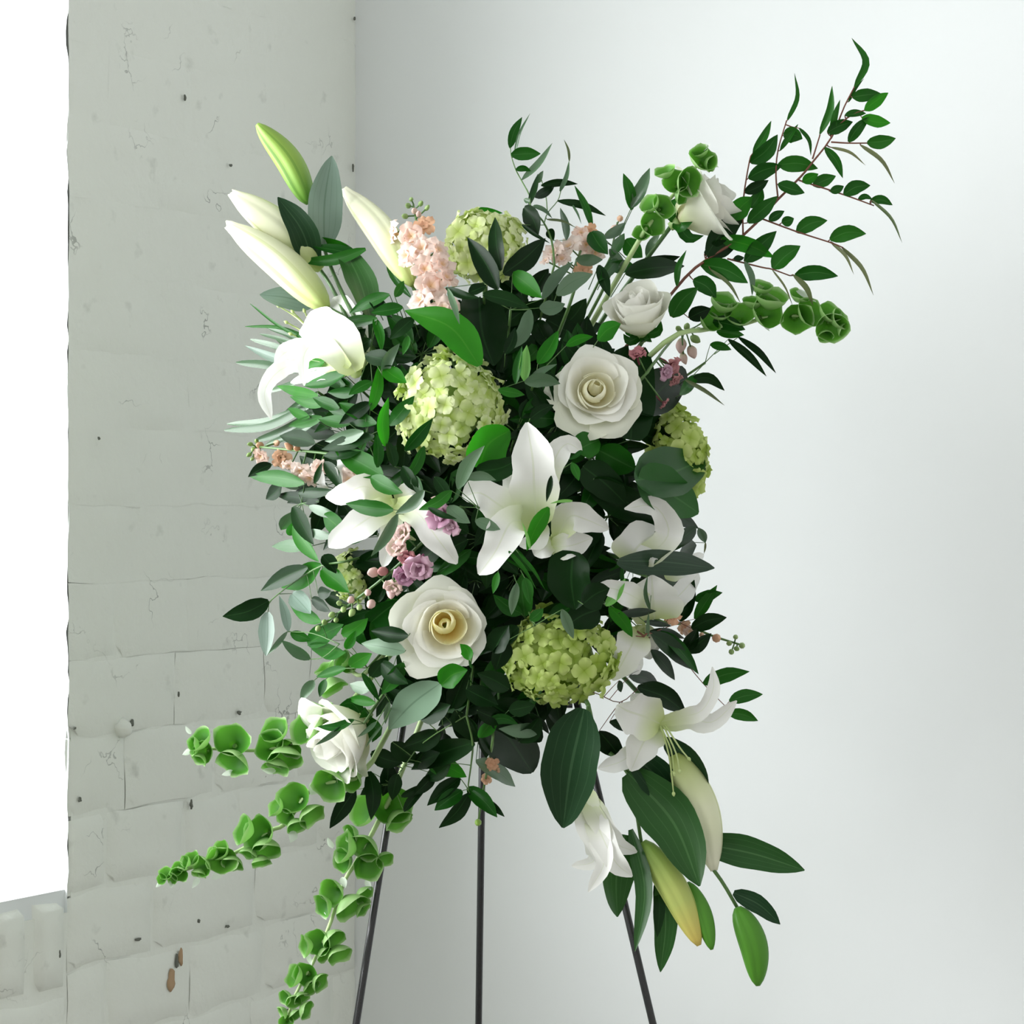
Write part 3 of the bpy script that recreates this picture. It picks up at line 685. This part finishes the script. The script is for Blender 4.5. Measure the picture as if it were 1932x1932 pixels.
lily('white lily hanging at lower right with long pale stamens and ruffled petals',
     [[([(1246, 1366), (1215, 1352, -.02), (1185, 1342, -.03), (1164, 1330, -.02)], 84), ([(1244, 1362), (1290, 1352, -.02), (1325, 1340, -.03), (1346, 1300, -.03), (1344, 1258, -.02)], 32), ([(1248, 1368), (1300, 1356, -.01), (1345, 1362, -.02), (1390, 1322, -.02)], 42),
       ([(1240, 1370), (1215, 1400, -.02), (1190, 1455, -.02)], 64), ([(1215, 1400), (1175, 1435, -.01), (1128, 1450)], 38), ([(1240, 1362), (1210, 1330), (1190, 1310)], 40)]],
     d=-.10, stamens=[((1246, 1370), (1262, 1425), (1271, 1498)), ((1247, 1372), (1266, 1415), (1272, 1460)), ((1255, 1368), (1282, 1410), (1300, 1432)), ((1252, 1370), (1275, 1420), (1282, 1455))], stem_from=(1225, 1330), seed=8)
lily('lily stem drooping at lower right with nodding flower, long buds and broad leaves',
     [[([(1094, 1486), (1108, 1530, -.01), (1130, 1590, -.02), (1148, 1640, -.01)], 60), ([(1100, 1486), (1130, 1545, -.02), (1160, 1590, -.02), (1202, 1608, -.01)], 44), ([(1098, 1488), (1128, 1560, -.025), (1160, 1625, -.04), (1193, 1654, -.03)], 46),
       ([(1097, 1488), (1120, 1560, -.02), (1140, 1625, -.045), (1110, 1683, -.045)], 40), ([(1096, 1488), (1112, 1560, -.005), (1122, 1622, -.02), (1078, 1634, -.025)], 38)]],
     d=-.08, stem_from=(1110, 1330), stems=[((1110, 1330), (1130, 1400), (1185, 1460), (1210, 1590)), ((1150, 1420), (1240, 1500), (1318, 1605), (1360, 1660), (1392, 1714)), ((1110, 1330), (1105, 1400), (1096, 1486)), ((1185, 1400), (1240, 1390), (1277, 1432))],
     buds=[(1272, 1424, 1346, 1640, 70, 'budpale', .2, -12), (1212, 1588, 1319, 1784, 56, 'budyellow', .0, -8), (1296, 1665, 1343, 1792, 36, 'budgrass', .0, -6), (1391, 1712, 1430, 1860, 54, 'budgrass', .0, -10)],
     leaves='1102 1338 1062 1562 104 k 6; 1184 1458 1320 1672 96 l -22; 1195 1425 1275 1530 66 k -10; 1255 1395 1336 1500 44 k -12; 1316 1590 1518 1642 58 l -6; 1384 1684 1472 1744 34 k -8; 1180 1575 1165 1730 60 l 8; 1190 1565 1198 1795 32 l -22; 1250 1655 1246 1834 44 l -8; 1240 1660 1240 1768 22 d', seed=9)

# ------------------------------------------------------------------ stocks and snapdragons
spike('stock_flower', 'peach stock spike standing upright at upper left, green buds on top', 'stock', ((845, 640), (825, 590), (805, 500), (788, 430), (780, 385)),
      '745 440 24 peach f;776 446 24 peach f;800 426 18 apricot f;796 470 27 peach f;768 482 22 peach f;826 472 22 peach f;802 508 24 peach f;834 500 22 peach f;812 540 28 peach f;842 524 20 peach f;794 566 24 peach f;836 584 26 peach f;822 604 22 apricot f;855 606 16 apricot f;770 388 9 sepal b;794 384 8 sepal b;782 398 10 blush b;764 408 9 sepal b;790 404 9 blush b;806 392 7 sepal b;776 376 7 sepal b', -.02, group='stocks', seed=1)
spike('stock_flower', 'peach stock lying behind dark leaves at the top centre', 'stock', ((1080, 560), (1085, 510), (1100, 460), (1115, 430)),
      '1044 476 20 peach f;1074 466 24 peach f;1106 462 22 peach f;1096 440 16 peach f;1122 476 20 peach f;1060 490 18 peach f;1100 510 18 apricot f;1114 438 14 apricot f;1030 492 12 peach f', .02, group='stocks', seed=2)
spike('stock_flower', 'small closed peach stock tip beside the upper bells', 'stock', ((1150, 520), (1155, 470), (1165, 420)), '1160 432 14 peach b;1170 412 10 apricot b;1152 440 10 peach b', .0, group='stocks', seed=3)
spike('stock_flower', 'peach stock spike pointing left over the brick wall', 'stock', ((690, 870), (620, 856), (540, 848), (478, 842)),
      '492 860 15 peach f;490 840 11 apricot b;522 836 10 apricot b;530 864 17 apricot f;548 878 18 peach f;568 888 20 peach f;586 900 20 peach f;545 842 11 apricot b;478 848 8 sepal b;472 838 7 sepal b;470 858 7 sepal b;484 832 7 sepal b;476 866 6 sepal b;660 905 24 peach f;690 915 22 apricot f;560 846 9 apricot b;604 880 16 peach f', -.015, group='stocks', seed=4)
spike('stock_flower', 'thin apricot stock on the right edge ending in green buds', 'stock', ((1240, 1170), (1290, 1178), (1345, 1200), (1396, 1216)),
      '1266 1162 17 apricot f;1290 1182 14 apricot f;1318 1218 11 peach f;1352 1204 14 apricot b;1388 1202 8 sepal b;1400 1218 10 sepal b;1380 1230 9 sepal b;1390 1224 8 sepal b;1376 1214 8 sepal b;1300 1190 12 peach f;1324 1198 8 apricot b', -.02, group='stocks', seed=5, stem='stem')
spike('stock_flower', 'faded tan stock petals hanging at the bottom centre near the rear leg', 'stock', ((930, 1380), (926, 1420), (915, 1475), (902, 1552)), '926 1440 14 apricot f;918 1470 10 apricot f;936 1452 8 apricot f;902 1552 11 budgreen b', -.02, group='stocks', seed=6)
spike('snapdragon', 'mauve and blush snapdragon left of centre, buds trailing to lower left', 'snapdragon', ((860, 960), (800, 1020), (730, 1085), (660, 1140), (598, 1188)),
      '834 972 26 mauve f;852 990 18 mauve f;828 950 16 blush f;764 1010 24 blush f;752 1034 22 blush f;792 1066 30 mauve f;764 1082 24 mauve f;744 1104 20 blush f;770 1050 18 rosy f;704 1080 15 blush b;722 1078 14 rosy b;738 1118 14 blush b;700 1140 13 blush b;694 1118 10 blush b;662 1132 11 blush b;648 1150 9 sepal b;640 1138 8 sepal b;626 1160 9 sepal b;612 1174 9 sepal b;600 1186 9 sepal b;634 1170 8 sepal b;664 1156 10 sepal b;678 1146 9 sepal b', -.055, SNP, 'snapdragons', seed=7)
spike('snapdragon', 'dusky pink snapdragon at right under the side-facing rose bud', 'snapdragon', ((1205, 720), (1230, 690), (1270, 640), (1310, 618)),
      '1262 688 22 rosy f;1270 712 18 rosy f;1254 700 16 mauve f;1204 672 18 rosy f;1250 758 14 rosy f;1285 652 17 blush b;1306 664 16 blush b;1312 640 13 sepal b;1290 676 12 blush b;1318 622 9 sepal b;1296 616 10 sepal b;1280 620 9 sepal b;1330 606 9 sepal b', -.03, SNP, 'snapdragons', seed=8)

# ------------------------------------------------------------------ bells of Ireland
bells('bells of Ireland stem at upper right in front of the rose back', ((1205, 455), (1235, 410), (1275, 362), (1328, 296)),
      '1326 300 24;1342 312 15;1300 348 24;1274 344 22;1252 322 17;1222 384 20;1232 424 24;1252 392 20;1318 284 16;1288 372 16;1210 440 16', -.125, 1, bracts='1320 285 1340 272 10; 1330 300 1356 316 9')
bells('bells of Ireland stem reaching right below the long leafy branch', ((1262, 640), (1330, 622), (1400, 612), (1450, 598), (1510, 596), (1572, 606)),
      '1366 566 26;1358 586 20;1394 592 24;1436 538 20;1454 556 30;1448 588 30;1420 566 18;1508 556 17;1528 590 25;1502 604 27;1566 588 22;1584 602 20;1568 622 28;1556 638 15;1590 624 12;1340 606 20', -.09, 2, '1345 606 1406 622 28 m;1352 625 1404 632 20 m', '1440 612 1452 625 6;1500 545 1540 570 12')
bells('bells of Ireland stem pointing left at rose height, shortest of the three left ones', ((620, 1372), (572, 1394), (528, 1410), (471, 1416), (390, 1412)),
      '578 1360 36;610 1342 24;518 1372 27;510 1402 27;540 1434 30;522 1450 22;440 1392 31;440 1440 29;376 1390 23;384 1418 20;364 1406 16;376 1434 15;548 1412 20', -.05, 3, bracts='360 1385 350 1370 9;360 1415 344 1424 12;440 1455 418 1462 12;520 1455 494 1452 14')
bells('long bells of Ireland stem sweeping down left to a fine tip', ((690, 1455), (640, 1472), (588, 1488), (540, 1553), (513, 1566), (456, 1603), (396, 1628), (345, 1642), (302, 1664)),
      '622 1482 31;658 1470 25;554 1501 29;518 1519 18;539 1540 17;592 1540 25;562 1560 19;456 1561 25;487 1568 31;505 1605 27;495 1628 17;415 1600 19;422 1620 25;440 1630 19;360 1618 17;381 1632 19;347 1626 15;376 1649 13;340 1648 15;314 1644 13;326 1656 11;306 1656 10;400 1606 14;336 1636 12;470 1612 16', -.07, 4, bracts='596 1480 586 1500 26;556 1568 548 1590 18;420 1642 398 1660 16;376 1655 362 1676 12;326 1660 322 1676 12;304 1664 294 1674 9;405 1615 388 1622 10')
bells('bells of Ireland stem hanging down past the front left easel leg', ((752, 1470), (716, 1545), (690, 1595), (666, 1636), (648, 1666), (620, 1751), (591, 1816), (558, 1875), (540, 1930)),
      '680 1524 32;742 1514 36;756 1550 26;687 1598 27;646 1594 28;644 1620 23;697 1634 28;728 1622 18;625 1681 25;607 1707 21;668 1712 30;690 1688 18;688 1716 15;600 1774 25;634 1772 23;573 1782 19;644 1802 24;616 1800 16;552 1836 21;577 1834 21;608 1852 19;537 1880 15;556 1888 15;572 1882 15;582 1904 17;531 1909 13;541 1925 13;560 1914 13;660 1572 18;590 1862 16', .0, 5, bracts='645 1655 652 1676 14;628 1600 618 1580 12;690 1660 700 1680 12;580 1800 588 1822 10;606 1720 616 1736 10')
bells('few lime bells half hidden under leaves above the nodding rose', ((690, 1270), (655, 1262), (620, 1275)), '612 1256 19;644 1242 19;632 1300 25;660 1255 14', .01, 6)

# ------------------------------------------------------------------ foliage read off the photograph: base x y, tip x y, width, kind, bend
branch('ruscus_branch', 'long airy ruscus branch reaching to the top right corner', 'foliage',
'''1612 164 1607 72 14 m 24;1601 192 1630 148 6 m;1608 183 1661 176 24 m;1631 208 1676 175 22 b;1594 218 1634 214 15 m;1626 222 1680 232 24 b;1601 268 1641 220 20 m;1636 269 1690 261 25 m;1624 274 1688 346 9 o -10
1561 250 1609 230 24 m;1568 262 1585 188 13 m;1547 253 1570 162 14 m 8;1556 278 1590 336 16 m -6;1568 278 1633 312 6 o -8;1468 311 1543 318 29 m -6;1514 343 1544 328 20 b;1534 350 1577 332 24 m;1412 336 1475 313 29 m;1405 363 1450 340 22 d
1416 307 1467 254 30 m 6;1421 290 1455 228 16 m;1486 226 1499 138 9 m 12;1478 255 1514 262 28 m -4;1472 284 1506 234 11 m;1508 242 1530 294 8 m -8;1468 347 1518 364 26 m;1566 361 1592 351 16 m;1592 367 1642 350 26 m -6;1619 376 1646 376 11 m -5;1642 379 1684 387 17 m -6;1645 378 1702 458 6 o -10
1451 416 1480 398 17 m;1475 420 1498 412 19 m;1503 438 1561 416 28 m -6;1566 452 1634 441 29 m -8;1589 467 1648 557 8 o -10;1567 456 1611 518 6 o -8;1458 507 1510 464 33 m -4;1500 519 1581 521 28 m -6;1496 518 1534 577 10 o -8;1405 493 1419 558 13 p -6;1457 509 1496 578 4 o -5;1384 488 1404 486 12 d
1405 494 1465 436 32 m;1360 451 1461 486 30 b -6;1411 420 1467 370 28 m;1333 482 1412 390 42 d -6;1382 415 1420 372 36 b -4;1416 392 1439 356 24 m;1329 479 1394 460 32 d;1322 499 1411 534 36 m -8;1308 528 1351 562 32 m -6;1277 540 1295 472 12 m -6;1267 598 1317 542 36 m -6;1341 509 1398 573 7 o -8;1300 600 1341 582 28 d''',
 [((1235, 590), (1262, 560), (1312, 505), (1402, 444), (1468, 376), (1510, 334), (1533, 306), (1568, 260), (1593, 201), (1612, 164)), ((1402, 444), (1402, 381), (1414, 304), (1420, 290)), ((1468, 376), (1464, 330), (1468, 283), (1484, 228)),
  ((1507, 340), (1591, 367), (1649, 388)), ((1436, 412), (1503, 437), (1568, 458), (1590, 467)), ((1372, 488), (1436, 504), (1457, 508), (1490, 520)), ((1568, 268), (1600, 270), (1636, 270)), ((1580, 236), (1610, 215), (1632, 208)), ((1533, 300), (1547, 255))], d=-.10, stem='redstem', seed=3, r=.0016)
branch('ruscus_branch', 'thin twining ruscus sprig rising above the top hydrangea', 'foliage',
'''962 279 985 221 17 m -4;964 292 1020 290 25 m;971 296 1000 214 6 p -6;973 320 1002 323 11 m -4;985 339 1042 270 13 p 5;999 388 1015 328 13 d;1009 372 1046 351 18 d;1021 350 1090 347 14 d -4;1057 361 1074 302 9 p 4;1074 304 1064 263 5 o 3;1052 379 1143 407 15 d -6;1117 430 1084 350 14 m 4;989 391 1016 443 31 d -4;1035 433 1045 453 17 d;1068 453 1057 392 15 p;1032 414 1089 431 5 o -5;985 424 1038 459 8 d;1079 385 1097 423 4 p;1007 388 1042 412 9 p -4;1015 345 1025 322 10 p;1000 380 988 376 10 p''',
 [((1046, 500), (1041, 455), (1024, 417), (1002, 392), (999, 369), (984, 341), (973, 320), (965, 296), (963, 280)), ((1027, 420), (1033, 402), (1052, 379), (1058, 361)), ((1033, 402), (1030, 370), (1021, 337))], d=-.0, stem='stem', seed=4, r=.0011)
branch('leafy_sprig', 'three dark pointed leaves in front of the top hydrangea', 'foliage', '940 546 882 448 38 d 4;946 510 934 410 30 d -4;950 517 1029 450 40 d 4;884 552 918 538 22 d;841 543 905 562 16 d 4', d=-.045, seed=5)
branch('leafy_sprig', 'glossy leaves fanned over the dark gap at the top centre', 'foliage',
 '967 516 1022 562 36 b;911 555 998 581 28 d;1000 584 950 664 26 p -12;953 668 972 618 20 d;1023 564 1081 494 22 p -6;1050 556 1118 517 32 p -6;1018 581 1066 573 28 p 4;905 690 764 586 62 b 26;845 545 867 612 12 p', d=-.05, seed=6)
branch('leafy_sprig', 'dense green leaf tuft under the upper right bells', 'foliage',
 '1192 396 1176 327 22 m;1191 392 1226 317 24 p;1116 437 1147 480 34 m;1087 488 1137 490 22 p;1150 470 1183 507 18 p;1180 516 1291 502 40 d -4;1195 500 1283 484 24 d;1180 452 1212 486 34 m;1220 485 1246 438 16 p;1140 450 1180 420 20 p;1155 480 1178 440 20 m;1130 500 1150 560 22 d;1150 500 1196 500 24 m;1165 490 1130 530 22 m', d=-.03, seed=7)
branch('leafy_sprig', 'light yellow-green leaves beside the open upper rose', 'foliage',
 '973 724 985 653 16 m;990 719 994 651 21 L;990 721 1057 724 26 p -6;996 723 1051 687 14 p -4;1015 686 1053 624 28 b;1068 652 1119 635 18 b -4;1128 642 1171 611 32 b -5;1000 790 1045 764 22 d;940 735 990 745 18 m', d=-.05, seed=8)
branch('leafy_sprig', 'leaves around the white lily trumpet at upper left', 'foliage',
 '712 601 631 611 22 m;735 556 659 591 24 m;745 560 762 530 16 m;706 600 720 664 18 b -4;770 634 760 670 14 m;722 708 754 648 20 p -5;725 695 767 722 30 b;700 774 717 684 22 b 4;652 706 573 728 26 b;600 746 522 728 20 b;612 764 547 748 20 b;672 737 618 740 20 m;702 720 658 745 20 m;710 799 620 774 28 m;612 683 573 697 22 b;640 650 690 620 30 d;700 640 640 680 30 d;690 670 750 690 32 d;760 580 700 590 24 m;780 600 735 640 26 d;700 560 740 600 24 d', d=-.04, seed=9)
branch('leafy_sprig', 'shiny narrow leaves left of the bright hydrangea', 'foliage',
 '584 787 543 770 18 b;607 786 544 804 20 m;594 836 528 822 32 d;686 815 613 832 26 p;706 824 607 848 30 d;722 897 630 847 44 m;727 842 733 750 22 b -8;712 882 710 818 20 m;735 802 782 747 28 m;764 850 816 790 24 m;800 842 756 914 20 m -6;700 760 640 800 26 d;690 790 640 760 24 m;745 880 730 830 20 d;660 800 600 790 24 m;640 770 590 750 22 m;680 850 610 860 26 d', d=-.04, seed=10)
branch('leafy_sprig', 'oval green leaves below the peach stock on the left edge', 'foliage',
 '574 911 470 899 30 m 4;512 876 468 900 20 d;532 912 502 942 26 d;602 946 520 934 24 d;563 930 632 925 20 d;612 872 647 927 24 d -4;593 912 608 872 12 d;553 956 592 1028 30 d;549 967 530 1000 22 m;553 990 602 1060 28 b;577 1033 513 1031 24 p;583 955 642 976 18 p;611 972 653 1012 34 b;580 1002 634 1012 18 p;545 1010 560 980 20 b', d=-.045, seed=11)
branch('ruscus_branch', 'ruscus twig with broad bright leaves at the left edge below the lily', 'foliage',
 '609 1048 634 1082 26 d;580 1070 492 1115 32 d;606 1066 531 1109 40 b;607 1074 659 1118 36 b;507 1134 420 1163 37 d -6;505 1155 502 1238 30 s;542 1192 504 1236 10 p;544 1191 527 1124 18 s;551 1120 586 1158 34 s;605 1173 544 1136 28 b;588 1130 624 1154 22 d;600 1120 625 1115 24 d;548 1195 587 1209 20 m;585 1244 531 1208 22 p', ((( 650, 1060), (606, 1068), (560, 1095), (512, 1132), (506, 1152)), ((640, 1215), (590, 1195), (545, 1192)), ((640, 1215), (610, 1240), (583, 1244))), d=-.05, seed=12, r=.0011)
branch('leafy_sprig', 'bright green leaves between the snapdragon buds and the nodding rose', 'foliage',
 '580 1214 648 1178 38 b;587 1223 652 1231 34 b;645 1198 694 1166 28 b;652 1224 671 1190 18 b;764 1229 682 1214 31 g;660 1257 702 1233 28 b;592 1284 567 1324 20 p;652 1261 597 1277 18 m;614 1282 603 1315 16 m;683 1270 716 1324 14 m;708 1326 655 1319 20 m;735 1324 727 1366 11 p;700 1277 732 1238 28 d;830 1290 733 1376 66 g 6;832 1292 882 1264 42 b -6;770 1200 700 1190 30 d;720 1250 770 1290 32 d;760 1250 720 1310 30 m;700 1300 660 1290 24 p', d=-.045, seed=13)
branch('leafy_sprig', 'slim leaves lying across the nodding white rose', 'foliage', '668 1358 599 1371 16 m -8;648 1369 595 1406 11 p;710 1363 674 1391 9 d;720 1370 690 1410 6 d', d=-.14, seed=14)
branch('ruscus_branch', 'dark ruscus spray hanging at the bottom left of centre', 'foliage',
 '895 1401 776 1452 46 d 6;806 1442 880 1466 36 b -6;868 1468 806 1520 28 d;872 1492 820 1529 30 m;886 1496 828 1562 28 d -6;882 1486 938 1542 30 m -4;905 1505 952 1541 16 d;757 1503 799 1479 14 d;762 1531 805 1486 17 d;670 1490 622 1563 30 d;697 1455 700 1547 30 d -6;733 1440 722 1502 30 d;790 1350 850 1330 40 d;830 1380 760 1410 40 d;860 1340 900 1400 40 d;850 1440 800 1470 30 d;740 1400 790 1440 36 d;700 1420 760 1440 34 d;820 1460 780 1500 24 d;750 1460 740 1510 26 d;780 1440 830 1420 30 d;720 1480 680 1500 22 d',
 (((880, 1350), (892, 1402), (888, 1450), (884, 1492), (903, 1508)), ((880, 1350), (800, 1400), (760, 1450), (740, 1480))), d=-.03, seed=15, r=.0012)
branch('leafy_sprig', 'glossy leaves at the bottom centre above the rear easel leg', 'foliage',
 '1024 1374 941 1375 27 p;920 1361 977 1366 20 m -8;898 1436 972 1484 30 p -6;905 1392 940 1352 26 b;900 1340 960 1360 32 d;880 1300 940 1330 36 d;980 1400 1020 1350 34 d;960 1340 1010 1330 30 d;960 1300 900 1270 36 d;1000 1345 1036 1385 16 d', d=-.04, seed=16)
branch('leafy_sprig', 'small leaves around the central shaded lily', 'foliage',
 '864 922 914 841 26 p -8;880 902 936 906 18 p -6;845 955 887 987 26 p;780 897 800 937 20 p;800 925 746 969 22 p -6;852 926 790 962 22 m -5;808 958 862 979 12 d;897 982 944 999 22 p;1035 957 994 1039 29 b 4;1040 898 1031 947 11 d;1079 873 1092 907 16 m;1098 850 1072 868 9 m;1080 945 1038 950 6 L;960 1040 1012 1112 8 m -4;978 1043 1028 1112 7 m -4;940 1080 930 1120 14 m;975 1100 965 1160 18 p;990 1090 1000 1140 20 m;742 962 652 950 30 m;760 880 790 930 24 d;700 900 760 930 30 m;820 900 850 950 24 d;1000 1035 985 985 6 L;750 970 700 1050 20 p', d=-.085, seed=17)
branch('leafy_sprig', 'dark leaves beneath the hooked white petal on the right edge', 'foliage',
 '1243 962 1318 997 28 d;1312 996 1265 1042 26 d;1318 996 1331 1024 16 p;1280 1048 1314 1029 34 d;1331 1024 1328 1045 4 o;1143 1143 1180 1091 19 L 4;1150 1145 1193 1202 25 b -4;1175 1105 1176 1055 8 m;1168 1156 1238 1153 18 d;1215 1172 1267 1181 12 d;1226 1150 1222 1085 8 p -6;1222 1200 1224 1155 7 p', d=-.05, seed=18)
branch('ruscus_branch', 'pointed ruscus leaves fanning right beside the apricot stock', 'foliage',
 '1283 1172 1310 1094 30 d;1311 1133 1363 1118 22 m;1311 1168 1353 1104 22 m;1305 1186 1371 1165 30 d -5;1294 1230 1342 1195 26 d;1290 1226 1316 1186 26 d;1226 1191 1292 1205 16 d -5;1228 1194 1303 1262 34 d -5;1246 1192 1318 1272 24 m -5;1228 1227 1273 1283 24 d;1327 1290 1414 1267 29 m -6;1376 1323 1439 1310 24 m -4;1373 1345 1430 1360 22 m -4;1203 1296 1295 1346 40 d -8;1187 1276 1242 1292 26 d -6;1150 1362 1224 1367 22 d 6;1130 1380 1172 1432 40 d;1168 1284 1172 1306 12 d;1270 1150 1300 1140 20 d',
 (((1215, 1200), (1230, 1195), (1290, 1222), (1340, 1196)), ((1200, 1200), (1260, 1210), (1290, 1245), (1327, 1290), (1376, 1340)), ((1100, 1300), (1130, 1310), (1170, 1325), (1205, 1298)), ((1240, 1190), (1283, 1175))), d=-.045, stem='redstem', seed=19, r=.001)
branch('leafy_sprig', 'narrow drooping leaves below the right-hand bells', 'foliage', '1374 640 1446 710 16 d -4;1393 636 1464 704 14 d -6;1300 717 1367 737 20 d -14;1293 717 1367 765 8 o -3;1340 650 1380 660 16 m;1283 745 1318 705 22 m', d=-.06, seed=20)
branch('leafy_sprig', 'one small leaf resting on the yellow-hearted rose', 'foliage', '884 1245 868 1215 22 b 6;890 1260 884 1242 5 m', d=-.085, seed=21)
branch('leafy_sprig', 'leaf tips overlapping the low shaded hydrangea', 'foliage', '1060 1150 1082 1205 20 p;955 1210 935 1265 36 d;1000 1170 1025 1148 20 m;930 1230 960 1180 40 d;1100 1140 1150 1110 50 d', d=-.075, seed=22)
branch('broad_leaf_sprig', 'broad dark leaves behind the forward-facing upper rose', 'foliage', '1190 830 1216 655 80 d -6;1185 770 1284 690 88 d 10;1130 850 1197 885 58 m;1120 905 1250 985 62 d;1090 850 1130 830 50 m;1100 880 1180 950 60 d', d=.0, profile='heart', seed=23)
# fan of narrow palm-like strips at the left edge
rootp = thing('palm_frond', 'pale grey-green palm frond strips fanning out at the left edge', 'foliage', core_near(P(620, 740, .05)))
rng = random.Random(4)
for (bx, by, tx, ty, wd, mk, bd) in parse('''575 770 423 812 22 p -14;580 765 428 800 20 p -12;590 760 455 815 18 p -8;560 700 445 684 22 p 4;570 690 462 652 24 s -4;575 680 472 640 16 p;580 660 490 630 12 p;585 660 503 618 12 p;600 650 472 573 8 m -8;590 640 462 616 9 m 10;600 740 520 800 16 p;590 780 480 832 24 p -6;600 790 500 840 20 p;560 720 500 740 14 p;610 750 540 735 8 p;600 700 520 640 10 p'''):
    add_leaf(rootp, (bx, by, tx, ty, wd * .72, mk, bd), .03, rng, 'strap')
stem_to_core(P(600, 740, surf(600, 740) + .03), rootp)

# ------------------------------------------------------------------ dense greenery in the shaded heart of the spray
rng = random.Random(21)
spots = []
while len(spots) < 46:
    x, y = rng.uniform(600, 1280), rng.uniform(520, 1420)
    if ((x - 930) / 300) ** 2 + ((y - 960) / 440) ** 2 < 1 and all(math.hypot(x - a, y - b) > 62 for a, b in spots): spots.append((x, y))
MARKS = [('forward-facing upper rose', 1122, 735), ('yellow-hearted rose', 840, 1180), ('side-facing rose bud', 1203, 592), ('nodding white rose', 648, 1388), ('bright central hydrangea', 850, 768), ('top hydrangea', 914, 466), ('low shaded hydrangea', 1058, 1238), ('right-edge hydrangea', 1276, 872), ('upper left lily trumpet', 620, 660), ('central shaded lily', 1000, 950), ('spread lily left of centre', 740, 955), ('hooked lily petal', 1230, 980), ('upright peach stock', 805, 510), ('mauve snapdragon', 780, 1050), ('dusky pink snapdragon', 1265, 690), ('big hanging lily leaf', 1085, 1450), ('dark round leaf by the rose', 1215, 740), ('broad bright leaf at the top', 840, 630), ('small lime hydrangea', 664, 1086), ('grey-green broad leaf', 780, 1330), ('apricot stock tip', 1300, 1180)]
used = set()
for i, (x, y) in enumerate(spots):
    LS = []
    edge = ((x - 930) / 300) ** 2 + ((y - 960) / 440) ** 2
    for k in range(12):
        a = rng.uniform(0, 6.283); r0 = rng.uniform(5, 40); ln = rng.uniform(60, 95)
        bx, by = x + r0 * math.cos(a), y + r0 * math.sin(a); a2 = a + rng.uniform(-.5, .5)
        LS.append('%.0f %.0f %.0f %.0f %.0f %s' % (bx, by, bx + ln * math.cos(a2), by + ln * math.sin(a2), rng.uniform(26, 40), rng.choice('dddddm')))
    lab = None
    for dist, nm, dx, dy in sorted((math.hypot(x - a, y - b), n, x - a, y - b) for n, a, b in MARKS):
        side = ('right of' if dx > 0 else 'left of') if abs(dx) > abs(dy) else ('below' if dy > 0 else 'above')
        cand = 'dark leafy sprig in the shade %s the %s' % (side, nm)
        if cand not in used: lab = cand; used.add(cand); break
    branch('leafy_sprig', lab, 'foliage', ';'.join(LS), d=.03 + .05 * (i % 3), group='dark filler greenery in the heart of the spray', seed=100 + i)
